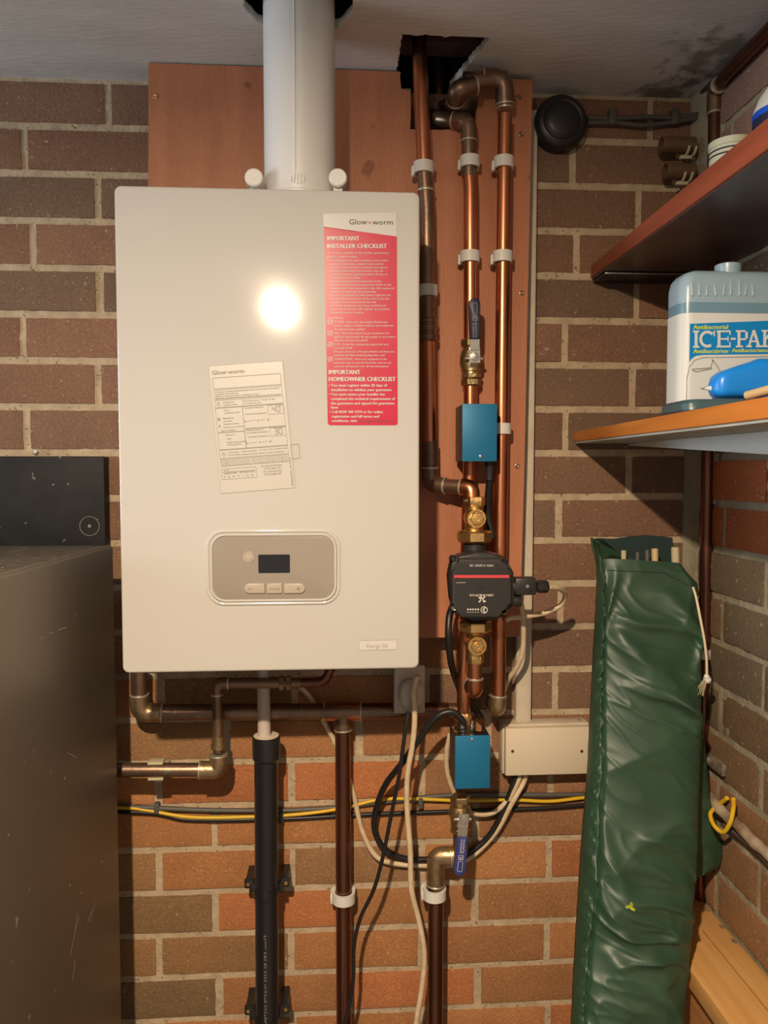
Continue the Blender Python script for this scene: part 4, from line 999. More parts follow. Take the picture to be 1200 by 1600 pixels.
# ------------------------------------------------------------------ cables
KC = 'cables hanging under the boiler'
cable([(652, 1055, -.11), (646, 1080, -.105), (648, 1120, -.10), (645, 1160, -.098), (637, 1210, -.095), (636, 1260, -.09), (641, 1330, -.085), (643, 1390, -.085), (655, 1440, -.08), (663, 1490, -.08), (659, 1545, -.08), (650, 1605, -.08), (648, 1700, -.08), (650, 1800, -.08)], .0046, 'cable_cream', 'cream flex hanging from round plug under boiler', group=KC)
cable([(638, 1112, -.10), (632, 1150, -.105), (624, 1210, -.105), (612, 1270, -.10), (598, 1340, -.095), (584, 1390, -.09), (563, 1435, -.085), (553, 1480, -.085), (552, 1530, -.085), (545, 1575, -.085), (536, 1620, -.085), (530, 1750, -.085)], .0032, 'cable_black', 'thin black flex hanging from underside of grey socket', group=KC)
cable([(726, 1147, -.112), (722, 1125, -.115), (705, 1112, -.115), (680, 1122, -.112), (655, 1155, -.10), (630, 1190, -.08), (603, 1225, -.05), (588, 1262, -.030), (585, 1295, -.022), (600, 1325, -.018), (630, 1341, -.016), (670, 1343, -.014), (712, 1340, -.013), (740, 1328, -.013), (765, 1305, -.016), (785, 1270, -.02), (797, 1240, -.022), (806, 1212, -.024)], .0052, 'cable_black', 'thick black cable making a big loop from lower blue box to junction box', group=KC)
cable([(468, 1072, -.020), (485, 1090, -.016), (505, 1125, -.012), (530, 1175, -.010), (552, 1240, -.010), (565, 1295, -.010), (585, 1335, -.011), (610, 1348, -.012), (650, 1352, -.011), (705, 1352, -.011), (740, 1336, -.013), (775, 1300, -.018), (800, 1255, -.026), (817, 1225, -.024), (822, 1211, -.024)], .0044, 'cable_cream', 'cream cable sweeping in a U under the blue boxes to junction box', group=KC)
cable([(703, 1148, -.060), (698, 1175, -.05), (699, 1205, -.04), (708, 1235, -.03), (722, 1262, -.022), (745, 1272, -.02), (770, 1270, -.02), (792, 1252, -.022), (805, 1232, -.026), (813, 1211, -.026)], .0042, 'cable_cream', 'short cream cable curling behind lower blue box into junction box', group=KC)
cable([(60, 1258, -.008), (190, 1262, -.009), (230, 1266, -.009), (300, 1277, -.009), (400, 1276, -.009), (470, 1272, -.009), (535, 1263, -.009), (590, 1250, -.009), (640, 1248, -.009), (720, 1251, -.009), (800, 1250, -.009), (860, 1252, -.009), (915, 1246, -.009), (990, 1240, -.009)], .0030, 'cable_yellow', 'yellow earth wire stretched along the brick wall')
cable([(60, 1256, -.0065), (230, 1262, -.007), (330, 1266, -.006), (450, 1266, -.006), (540, 1260, -.005), (700, 1243, -.005), (860, 1242, -.006), (990, 1240, -.006)], .0040, 'cable_grey', 'upper dark wire running along mortar line behind pipes')
cable([(60, 1266, -.0065), (230, 1270, -.006), (300, 1281, -.006), (450, 1279, -.006), (560, 1273, -.006), (700, 1268, -.005), (860, 1262, -.006), (990, 1250, -.006)], .0036, 'cable_black', 'lower black wire running along mortar line behind pipes')
for px, py in ((247, 1258), (440, 1273), (656, 1250)):
    b = BM(); p = at(px, py, 0); box(b, (p.x-.004, -.014, p.z-.010), (p.x+.004, -.002, p.z+.008), .001)
    single('cable_clip', b, M['cable_grey'], {247: 'dark cable clip nearest the dark metal cabinet', 440: 'dark cable clip just right of black waste pipe', 656: 'dark cable clip beside the hanging cream flex'}[px], 'clip', 'small dark clips along the earth wire')

# ------------------------------------------------------------------ round lid, conduit and cut pipes, top right
vt = thing('round_cover', 'round black plastic cover under ceiling, right of plywood board', 'cover', at(878, 187, -.01))
b = BM(); p = at(879, 187, -.03)
lathe(b, Vector((p.x, .0, p.z)), (0, -1, 0), [(0, .044), (.022, .044), (.026, .0425), (.030, .039), (.032, .033), (.030, .030), (.033, .026), (.036, .020), (.036, 0)], 48); part('lid', b, M['black'], vt)
b = BM(); p_ = at(838, 186, -.012); lathe(b, p_+Vector((-.006, 0, 0)), (1, 0, 0), [(0, .005), (.012, .007)], 12); part('nozzle', b, M['black'], vt)
for i, (pts, lab) in enumerate(((((918, 184, -.010), (960, 185, -.010), (1010, 183, -.010), (1052, 184, -.010), (1082, 180, -.012), (1110, 176, -.016)), 'upper of two grey cables leaving the round black cover'), (((918, 192, -.010), (960, 192, -.010), (1005, 196, -.010), (1045, 192, -.010), (1080, 186, -.012), (1110, 182, -.016)), 'lower of two grey cables leaving the round black cover'))):
    b = BM(); tube(b, spline(A3(pts)), .0042, 12); single('cable', b, M['cable_grey'], lab, 'cable', 'grey cables beside the round cover')
for px, lab in ((953, 'grey saddle clip on cables close to round black cover'), (1050, 'grey saddle clip on cables farther from round black cover')):
    b = BM(); p = at(px, 188, 0); box(b, (p.x-.006, -.017, p.z-.013), (p.x+.006, -.0, p.z+.013), .002); single('cable_clip', b, M['cable_grey'], lab, 'clip', 'saddle clips on the grey cables')
for i, (py, px, lab) in enumerate(((227, 1033, 'upper of two open ended brown pipes pointing left near corner'), (268, 1039, 'lower of two open ended brown pipes pointing left near corner'))):
    t = thing('duct_pipe', lab, 'pipe', at(px+20, py, -.03), 'open ended brown pipes near the corner')
    a = at(px, py, -.030); e = Vector((XR-.022-.0, -.030, a.z+.002)); b = BM(); ax = e-a; L_ = ax.length
    lathe(b, a, ax, [(L_, .0125), (0, .0133), (-.0004, .0128), (0, .0118), (L_*.8, .0112), (L_*.8, 0)], 28); part('barrel', b, M['tan'], t)
    b = BM(); cx = at(px+44-i*12, py, -.03).x
    pts = [Vector((cx, -.030+.0155*math.cos(math.radians(g)), a.z+.0155*math.sin(math.radians(g)))) for g in range(200, 350, 15)]
    for dx in (-.006, .006): tube(b, [p+Vector((dx, 0, 0)) for p in pts], .0024, 8)
    box(b, (cx-.016, -.034, a.z-.022), (cx+.004, -.026, a.z-.0165), .001); box(b, (cx-.010, -.012, a.z-.010), (cx+.010, .0, a.z+.008), .001)
    part('clip', b, M['stick'], t, 'pale pipe clip')
# standing pipe in the corner
cpY = -.065; kx = at(1107, 700, -.065).x
tK = thing('copper_pipe', 'brown pipe standing in right corner with elbow under ceiling', 'pipe', at(1100, 900, cpY))
k0, k1 = at(1119, 160, cpY), at(1094, 1180, cpY)
run(tK, [Vector((kx, cpY, CZ-.045)), Vector((kx, cpY, H-.721))], .0105, 'darkcopper')
KE = [Vector((kx, cpY, CZ-.1)), Vector((kx, cpY, CZ-.020)), Vector((XR-.016, -.12, CZ-.022))]
run(tK, [KE[1], Vector((XR-.016, -.12, CZ-.022)), Vector((XR-.016, -.5, CZ-.020))], .0100, 'darkcopper', .012, 'ceiling_run')
elbow(tK, KE[0], KE[1], Vector((XR-.016, -.12, CZ-.022)), .0115, .036, .022, 'tarnish', .018)
cK = thing('pipe_clip', 'white clip on brown corner pipe, beside the hanging cord', 'clip', at(1098, 1021, cpY), 'clip on the corner pipe')
b = BM(); p = at(1099, 1021, cpY); lathe(b, p+Vector((0, 0, .008)), (0, 0, -1), [(0, .0110), (0, .0135), (.016, .0135), (.016, .0110)], 24); part('band', b, M['whitep'], cK)
b = BM(); box(b, (p.x+.010, p.y-.016, p.z-.004), (p.x+.020, p.y-.008, p.z+.004), .001); lathe(b, Vector((p.x+.016, p.y-.014, p.z)), (1, -.2, 0), [(0, .0075), (.005, .0075), (.006, .006)], 16); part('knob', b, M['whitep'], cK)
# metal bracket and pipe on the right wall
b = BM(); p0 = atx(1098, 1181, XR-.03); p = atx(1112, 1195, XR-.012)
box(b, (XR-.008, p.y-.026, p.z-.010), (XR-.000, p.y+.030, p.z+.010), .002); box(b, (XR-.022, p.y+.014, p.z-.005), (XR-.006, p.y+.028, p.z+.006), .001)
single('metal_bracket', b, M['galv'], 'small galvanised metal bracket on right wall above yellow wire', 'bracket')
b = BM(); s_ = atx(1103, 1243, XR-.012); e_ = atx(1200, 1335, XR-.012)
e_ = s_+(e_-s_)*1.6; pts = [s_+(e_-s_)*t+Vector((0, 0, .0015*math.sin(t*22))) for t in [i/30 for i in range(31)]]
tube(b, pts, [.0085+.0008*math.sin(i*1.7) for i in range(31)], 16); single('wall_conduit', b, M['conduit'], 'dirty pale conduit running forward along right brick wall', 'conduit')
yl = [atx(1146, 1248, XR-.022), atx(1146, 1262, XR-.020), atx(1141, 1285, XR-.024), atx(1130, 1300, XR-.028), atx(1116, 1290, XR-.034), atx(1110, 1272, XR-.03), atx(1120, 1260, XR-.014), atx(1136, 1247, XR-.010)]
b = BM(); tube(b, spline(yl), .0034, 12); single('cable', b, M['cable_yellow'], 'yellow wire loop hooked over conduit on right wall', 'cable')
b = BM(); yl = [v+Vector((0, -.030, -.028)) for v in (e_*.5+s_*.5, e_*.6+s_*.4, e_*.8+s_*.2, e_)]
yl = [s_+(e_-s_)*t+Vector((.002, 0, -.016-.004*math.sin(t*9))) for t in (.2, .35, .5, .65, .8, 1)]
tube(b, spline(yl), .0035, 10); single('cable', b, M['cable_grey'], 'grey cable running just below conduit on right wall', 'cable')

# ------------------------------------------------------------------ shelves and what stands on them
def shelf(name, label, x0, zt0, zb0, zt1, zb1, Yn, m, mu, extra=None):
    t = thing(name, label, 'shelf', (x0+.1, -.3, zb0))
    P = {}
    bm = BM(); N = 16
    rows_ = []
    for i in range(N+1):
        s = i/N; y = -.001+(Yn+.001)*s; zt = zt0+(zt1-zt0)*s; zb = zb0+(zb1-zb0)*s
        w1 = .0007*noise.noise(Vector((i*.9, zt, 1)))
        rows_.append([bm.verts.new(v) for v in ((x0+.001+w1, y, zt), (XR-.001, y, zt), (XR-.001, y, zb+.003), (x0+.001+w1, y, zb+.003), (x0+w1, y, zb+.004), (x0+w1, y, zt-.001))])
    for a, c in zip(rows_, rows_[1:]):
        for k in range(6): bm.faces.new((a[k], a[(k+1) % 6], c[(k+1) % 6], c[k]))
    bm.faces.new(rows_[0]); bm.faces.new(rows_[-1]); part('board', bm, M[m], t)
    bm = BM(); v = [bm.verts.new(q_) for q_ in ((x0+.002, -.001, zb0), (XR-.001, -.001, zb0), (XR-.001, Yn, zb1), (x0+.002, Yn, zb1), (x0+.002, -.001, zb0+.003), (XR-.001, -.001, zb0+.003), (XR-.001, Yn, zb1+.003), (x0+.002, Yn, zb1+.003))]
    for f in ((0, 1, 2, 3), (4, 5, 6, 7), (0, 1, 5, 4), (1, 2, 6, 5), (2, 3, 7, 6), (3, 0, 4, 7)): bm.faces.new([v[i] for i in f])
    part('underside', bm, M[mu], t, extra)
    return t
def near(x0, z0, py):
    p = atx(1200, py, x0); return z0+(p.z-z0)/(-p.y)*.62
ux, uzt, uzb = at(923, 426).x, at(923, 415).z, at(923, 437).z
lx, lzt, lzb = at(896, 684).x, at(896, 675).z, at(896, 693).z
UT1, UB1, LT1, LB1 = near(ux, uzt, 183), near(ux, uzb, 237), near(lx, lzt, 619), near(lx, lzb, 659)
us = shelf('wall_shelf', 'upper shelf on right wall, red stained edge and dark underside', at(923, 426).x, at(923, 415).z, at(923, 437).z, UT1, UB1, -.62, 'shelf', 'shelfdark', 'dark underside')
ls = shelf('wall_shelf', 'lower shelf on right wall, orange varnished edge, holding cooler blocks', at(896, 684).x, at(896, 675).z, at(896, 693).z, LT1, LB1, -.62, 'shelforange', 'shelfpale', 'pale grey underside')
sb = thing('shelf_rail', 'thin black rail with chrome strip under back of upper shelf', 'rail', (.53, -.04, uzb-.01))
p0 = at(945, 422, -.058); b = BM(); box(b, (p0.x, -.058, uzb-.006), (XR-.036, -.001, uzb-.0012), .001); part('rail', b, M['blackbox'], sb)
b = BM(); box(b, (p0.x+.001, -.0605, uzb-.0050), (XR-.038, -.0582, uzb-.0018), .0005); part('chrome_strip', b, M['steel'], sb, 'chrome strip')
b = BM(); x0 = at(982, 691, -.002).x
wt1, wb1 = near(x0, lzb, 688), near(x0, at(982, 694).z, 708)
z0_, z1_ = lzb-.0003, LB1-.0003
XP = XR-.034
v = [b.verts.new(q_) for q_ in ((x0, -.002, z0_-.003), (XP, -.002, z0_-.003), (XP, -.60, wb1), (x0, -.60, wb1), (x0, -.002, z0_), (XP, -.002, z0_), (XP, -.60, z1_), (x0, -.60, z1_))]
for f in ((0, 1, 2, 3), (4, 5, 6, 7), (0, 1, 5, 4), (1, 2, 6, 5), (2, 3, 7, 6), (3, 0, 4, 7)): b.faces.new([v[i] for i in f])
single('white_panel', b, M['lam'], 'white laminated strip fixed under lower shelf', 'panel')

# big cooler block
SZ = H+.0605
def zsh(y): return at(896, 675).z+(LT1-lzt)*(-y/.62)
ip = thing('ice_pack', 'large pale blue jug shaped cooler block with white label on lower shelf', 'ice pack', (.54, -.27, zsh(-.27)))
IY = -.300
x0, x1 = at(1065, 500, IY).x, XR-.004
z0_ = zsh(IY)+.0015; ztop = at(1100, 418, IY).z
def ring_box(bm, prof, x0, x1, y0, y1, r, mi=0):
    rings = []
    for z, ins in prof:
        pl_ = rrect(x0+ins, y0+ins*.6, x1-ins, y1-ins*.6, max(.002, r-ins*.5), 5); rings.append([bm.verts.new((x, y, z)) for x, y in pl_])
    for a, c in zip(rings, rings[1:]):
        n = len(a)
        for k in range(n): bm.faces.new((a[k], a[(k+1) % n], c[(k+1) % n], c[k])).material_index = mi
    bm.faces.new(rings[0]).material_index = mi; bm.faces.new(rings[-1]).material_index = mi
zl = at(1100, 489, IY).z; zliq = at(1100, 472, IY).z
b = BM(); ring_box(b, [(zliq, 0), (zliq+.02, 0), (ztop-.022, .0005), (ztop-.012, .003), (ztop-.005, .009), (ztop-.001, .02), (ztop, .030)], x0, x1, IY, IY+.055, .016); part('upper_body', b, M['icejug'], ip, 'translucent blue upper body')
b = BM(); ring_box(b, [(z0_, .002), (z0_+.003, 0), (zliq, 0)], x0, x1, IY, IY+.055, .016); part('liquid', b, M['iceliquid'], ip, 'darker blue liquid line')
b = BM()
for i in range(9):
    px = 1083+i*12+random.uniform(-3, 3); p = at(px, 462, IY-.0004); q_ = at(px+random.uniform(-3, 3), 445-random.uniform(0, 10), IY-.0002); tube(b, [p, (p+q_)/2, q_], [.0016, .0014, .0004], 8)
part('frost_rib', b, M['icejug'], ip)
b = BM(); c_ = at(1140, 418, IY+.02); lathe(b, Vector((c_.x, IY+.025, ztop-.004)), (0, 0, 1), [(0, .0165), (.004, .0165), (.008, .0172), (.014, .0170), (.0155, .014), (.0155, 0)], 28); part('cap', b, M['icejug'], ip, 'pale screw cap')
b = BM(); ring_box(b, [(z0_+.002, 0), (zl, 0)], x0-.0006, x1+.0004, IY-.0006, IY+.0556, .0165); lb = part('label', b, M['icelabel'], ip, 'white label')
mp = lambda u, v: at(u, v+(1-(u-1065)/135)*1.0, IY-.0011)
b = BM(); sheet(b, [(1078, 505), (1206, 501), (1206, 553), (1100, 553.5), (1087, 555), (1080, 560), (1077, 565)], mp); part('label_band', b, M['iceblue'], lb, 'blue band', smooth=None)
mp2 = lambda u, v: mp(u, v)+Vector((0, -.0003, 0))
b = BM(); add_text(b, 'Antibacterial', 1083, 513.5, 54, 6.8, mp2, .03); add_text(b, 'Antibactérien', 1083, 551, 54, 6.4, mp2, .03); add_text(b, '· Antibacteriano', 1139, 550, 60, 6, mp2, .03); part('lettering', b, M['iceyellow'], lb, 'yellow lettering', smooth=None)
b = BM()
STK = [0.0]
def slab_letter(bm, ch, x, w_, y0, y1, t):      # chunky slab serif capitals built of strokes
    def L(a, b_, c, d, tt=t):
        STK[0] += .00003; o_ = STK[0]
        line(bm, a, b_, c, d, tt, lambda u, v: mp2(u, v)+Vector((0, -o_, 0)))
    sf = 3.0
    if ch == 'I':
        L(x+w_/2, y0, x+w_/2, y1); L(x, y0+1.2, x+w_, y0+1.2, sf); L(x, y1-1.2, x+w_, y1-1.2, sf)
    if ch == 'C':
        P = [(x+w_/2+w_/2*.82*math.cos(math.radians(a))*1.08, (y0+y1)/2-(y1-y0)/2*.86*math.sin(math.radians(a))) for a in range(42, 322, 20)]
        for a, c in zip(P, P[1:]): L(a[0], a[1], c[0], c[1])
        L(x+w_-1.5, y0, x+w_-1.5, y0+9, 2.2)
    if ch == 'E':
        L(x+4, y0, x+4, y1); L(x, y0+1.3, x+w_, y0+1.3, sf); L(x, y1-1.3, x+w_, y1-1.3, sf); L(x+3, (y0+y1)/2, x+w_-4, (y0+y1)/2, 2.6); L(x+w_-1, y0, x+w_-1, y0+7, 2.2); L(x+w_-1, y1-8, x+w_-1, y1, 2.2); L(x+w_-4, y0+9, x+w_-4, y1-9, 1.8)
    if ch == '-': L(x, (y0+y1)/2, x+w_, (y0+y1)/2, 3.4)
    if ch == 'P':
        L(x+5, y0, x+5, y1); L(x, y1-1.2, x+11, y1-1.2, sf); L(x, y0+1.3, x+w_-4, y0+1.3, sf); L(x+w_-2.2, y0+2, x+w_-2.2, y0+13, 4); L(x+5, y0+14, x+w_-3, y0+14, 3)
    if ch == 'A':
        L(x+w_/2, y0, x+4, y1, 3.4); L(x+w_/2, y0, x+w_-4, y1, 4.4); L(x, y1-1.2, x+9, y1-1.2, sf); L(x+w_-9, y1-1.2, x+w_, y1-1.2, sf); L(x+6, y1-9, x+w_-6, y1-9, 2.8)
    if ch == 'K':
        L(x+5, y0, x+5, y1); L(x, y0+1.2, x+10, y0+1.2, sf); L(x, y1-1.2, x+10, y1-1.2, sf); L(x+6, (y0+y1)/2+2, x+w_, y0+2, 3.4)
for ch, x, w_ in (('I', 1082.5, 10), ('C', 1093, 24), ('E', 1119, 22), ('-', 1141, 8), ('P', 1149, 19), ('A', 1165, 24), ('K', 1189, 15)): slab_letter(b, ch, x, w_, 516, 542.5, 4.6)
part('lettering', b, M['icelabel'], lb, 'white slab lettering', smooth=None)
b = BM(); loop = [(1072, 632), (1073, 590), (1077, 572), (1085, 562), (1098, 558), (1206, 557)]
for a, c in zip(loop, loop[1:]): line(b, a[0], a[1], c[0], c[1], 1.0, mp2)
for a in ((1081, 576, 1110, 574), (1110, 574, 1114, 562), (1081, 577, 1088, 580), (1088, 580, 1112, 575), (1098, 606, 1110, 602), (1112, 560, 1121, 572), (1121, 572, 1125, 580), (1094, 606, 1112, 609)): line(b, *a, 1.6, mp2)
part('label_outline', b, M['printlight'], lb, smooth=None)
# blue block lying in front, teal block, beige stick
t = thing('ice_pack', 'bright blue cooler block leaning against the big jug shaped one', 'ice pack', at(1160, 625, -.36))
b = BM(); c = at(1172, 590, -.352)
ring = []
LX_ = at(1110, 600, -.352).x; RX_ = XR-.006; yb_ = zsh(-.36)+.0015
N = 26
for i in range(N+1):
    s = i/N; x = LX_+(RX_-LX_)*s
    ztp = at(0, 0).z
    pxx = 1110+(1226-1110)*s
    tp = 588-24*min(1, max(0, (pxx-1110)/45))**.8*1.0 if pxx < 1158 else 561
    tp = {True: tp}[True]
    bt = 622
    zt_, zb_ = at(pxx, tp, -.352).z, at(pxx, bt, -.352).z
    e = math.sqrt(max(0.0, 1-(1-min(1, s/.10))**2)) if s < .10 else 1
    hz, hy = (zt_-zb_)/2*(.45+.55*e), .017*(.35+.65*e); zc = (zt_+zb_)/2
    ring.append([b.verts.new((x, -.352+hy*math.copysign(abs(math.cos(a))**.55, math.cos(a)), zc+hz*math.copysign(abs(math.sin(a))**.6, math.sin(a)))) for a in [2*PI*k/28 for k in range(28)]])
for a, c in zip(ring, ring[1:]):
    for k in range(28): b.faces.new((a[k], a[(k+1) % 28], c[(k+1) % 28], c[k]))
b.faces.new(ring[0]); b.faces.new(ring[-1]); part('shell', b, M['bottleblue'], t, smooth=70)
b = BM(); c = at(1107, 607, -.352); lathe(b, c+Vector((.004, 0, 0)), (-1, 0, 0), [(0, .004), (.004, .003), (.009, .0008)], 10); part('tip', b, M['icelabel'], t)
b = BM(); x0, x1 = at(1052, 640, -.375).x, XR-.004; ring_box(b, [(zsh(-.375)+.0008, .003), (zsh(-.375)+.004, 0), (zsh(-.375)+.012, .001), (zsh(-.375)+.0165, .006), (zsh(-.375)+.0175, .014)], x0, x1, -.405, -.325, .018)
single('ice_pack', b, M['teal'], 'flat dark teal cooler block lying under the bright blue one', 'ice pack')
b = BM(); a = at(1167, 618, -.41); c = at(1240, 598, -.47); ax = c-a; lathe(b, a, ax, [(0, .0028), (-.0004, .0042), (0, .0052), (ax.length, .0052)], 18)
for f in b.faces: pass
single('plastic_tube', b, M['beige'], 'thin beige tube end lying on lower shelf edge in front of blue block', 'tube')
# upper shelf
def zus(y): return at(923, 415).z+(UT1-uzt)*(-y/.62)
t = thing('bottle', 'white plastic bottle with navy and blue label standing on upper shelf', 'bottle', (.560, -.35, zus(-.35)))
cx, cyy = .576, -.345; R = .043; b = BM(); zb = at(1180, 172, -.35).z
zs_ = zus(-.345)+.0005
lathe(b, (cx, cyy, zs_), (0, 0, 1), [(0, R-.003), (.003, R), (zb-zs_+.004, R), (zb-zs_+.020, R-.006), (zb-zs_+.040, R-.020), (zb-zs_+.055, R-.034), (zb-zs_+.07, .014), (zb-zs_+.09, .014)], 48); part('body', b, M['whitep'], t)
b = BM(); lathe(b, (cx, cyy, zs_+.03), (0, 0, 1), [(0, R+.0001), (0, R+.0004), (zb-zs_-.035, R+.0004), (zb-zs_-.035, R+.0001)], 48); part('label', b, M['navy'], t, 'navy label')
b = BM(); lathe(b, (cx, cyy, zb-.007), (0, 0, 1), [(0, R+.0001), (0, R+.0006), (.008, R+.0006), (.008, R+.0001)], 48); part('label_stripe', b, M['royal'], t, 'bright blue stripe')
b = BM(); mpb = lambda u, v: Vector((cx+(R+.0008)*math.sin(u), cyy-(R+.0008)*math.cos(u), v)); 
for k in range(10):
    u0, u1 = -1.0+k*.12, -1.0+(k+1)*.12; quad(b, u0, zb-.050, u1, zb-.028, mpb)
part('label_patch', b, M['icelabel'], t, 'white patch', smooth=60)
t = thing('ivory_tub', 'ivory tub with dark stripes on upper shelf beside white bottle', 'tub', (.57, -.20, zus(-.2)))
cx, cyy = .588, -.175; R = .030; zs_ = zus(-.19)+.0005; zr = at(1140, 216, -.215).z
b = BM(); lathe(b, (cx, cyy, zs_), (0, 0, 1), [(0, R-.004), (.003, R-.002), (zr-zs_-.02, R), (zr-zs_, R), (zr-zs_+.001, R+.0015), (zr-zs_+.010, R+.0015), (zr-zs_+.011, R-.001)], 48); part('body', b, M['tub'], t)
for dz in (-.004, -.011, -.040):
    b = BM(); lathe(b, (cx, cyy, zr+dz-.0022), (0, 0, 1), [(0, R), (0, R+.0005), (.0022, R+.0005), (.0022, R)], 48); part('stripe', b, M['navy'], t, 'dark stripe')

# ------------------------------------------------------------------ dark cabinet and black board on the left
fy_ = -.13
e0 = at(177, 853, fy_); ztp = e0.z; e1 = atz(0, 901, ztp); dr = (e1-e0); dr.z = 0; dr.normalize(); pn = Vector((dr.y, -dr.x, 0))
if pn.x > 0: pn = -pn
ln_, wd = .60, .56
b2 = [Vector((e0.x, e0.y, 0)), Vector((e0.x, e0.y, 0))+dr*ln_, Vector((e0.x, e0.y, 0))+dr*ln_+pn*wd, Vector((e0.x, e0.y, 0))+pn*wd]
fz = thing('freezer', 'tall dark grey metal cabinet at left, scratched side panel facing right', 'freezer', sum(b2, Vector())/4)
b = BM()
def hprism(bm, poly, z0, z1, bev=0):
    lo = [bm.verts.new((p.x, p.y, z0)) for p in poly]; hi = [bm.verts.new((p.x, p.y, z1)) for p in poly]; n = len(poly)
    fs = [bm.faces.new(lo), bm.faces.new(hi)]+[bm.faces.new((lo[i], lo[(i+1) % n], hi[(i+1) % n], hi[i])) for i in range(n)]
    if bev: bmesh.ops.bevel(bm, geom=list(set(e for f in fs for e in f.edges)), offset=bev, segments=3, profile=.5, affect='EDGES')
hprism(b, b2, .02, ztp-.0, .003); part('body', b, M['freezer'], fz, smooth=30)
cn = sum(b2, Vector())/4
b = BM(); hprism(b, [cn+(p-cn)*.965 for p in b2], ztp-.002, ztp+.0012, .0005); part('top_panel', b, M['freezertop'], fz, 'dusty top panel')
b = BM(); q_ = [p+pn*.006 for p in (b2[0], b2[1])]
tube(b, [Vector((p.x, p.y, ztp+.0005)) for p in q_], .0016, 8); part('edge_trim', b, M['trimmetal'], fz)
for k, (x_, y_) in enumerate(((.04, .04), (.56, .04), (.04, .52), (.56, .52))):
    b = BM(); p = b2[0]+dr*x_+pn*y_; lathe(b, (p.x, p.y, 0), (0, 0, 1), [(0, .018), (.02, .018)], 16); part('foot', b, M['black'], fz)
# scratches on the side panel
b = BM()
def side(px, py):
    r_ = ray(px, py); nrm = -pn; tt = (e0-CAM).dot(nrm)/r_.dot(nrm); return CAM+r_*tt+nrm*.0003
for s in (((109, 1495), (116, 1460), (124, 1430)), ((113, 1532), (117, 1500)), ((136, 1440), (143, 1422)), ((117, 1455), (120, 1425)), ((62, 998), (68, 995)), ((76, 990), (83, 988)), ((90, 985), (104, 980)), ((105, 1176), (120, 1184)), ((139, 1440), (149, 1410))):
    for a, c in zip(s, s[1:]):
        line(b, a[0], a[1], c[0], c[1], 1.3, side)
for px, py in ((101, 1216), (13, 1305), (109, 1383), (159, 1346), (127, 1395)): quad(b, px-1.2, py-2, px+1.2, py+2, side)
part('scratches', b, M['printlight'], fz, smooth=None)
bb = thing('black_board', 'flat black painted board on wall above dark metal cabinet', 'board', at(80, 850, -.03))
b = BM(); p0, p1 = at(165, 870, -.028), at(170, 713, -.028); box(b, (-.94, -.028, p0.z-.02), (p0.x, -.0, p1.z), .0015); part('panel', b, M['blackpanel'], bb)
b = BM(); c = at(140, 822, -.028); pts = [c+Vector((.0155*math.cos(2*PI*k/36), -.0001, .0155*math.sin(2*PI*k/36))) for k in range(37)]; tube(b, pts, .0005, 6); lathe(b, c+Vector((0, .0005, 0)), (0, -1, 0), [(0, .003), (.0015, .0025), (.0015, 0)], 10); part('screw', b, M['printgrey'], bb)
b = BM(); p = at(58, 706, 0); lathe(b, p, (0, -1, 0), [(0, .0025), (.008, .0025), (.008, 0)], 10); single('wall_plug', b, M['whitep'], 'tiny white wall plug just above the black board', 'plug')

# ------------------------------------------------------------------ green bag
tb = thing('storage_bag', 'long green nylon bag of poles leaning in corner under lower shelf', 'bag', (.5, -.22, 0))
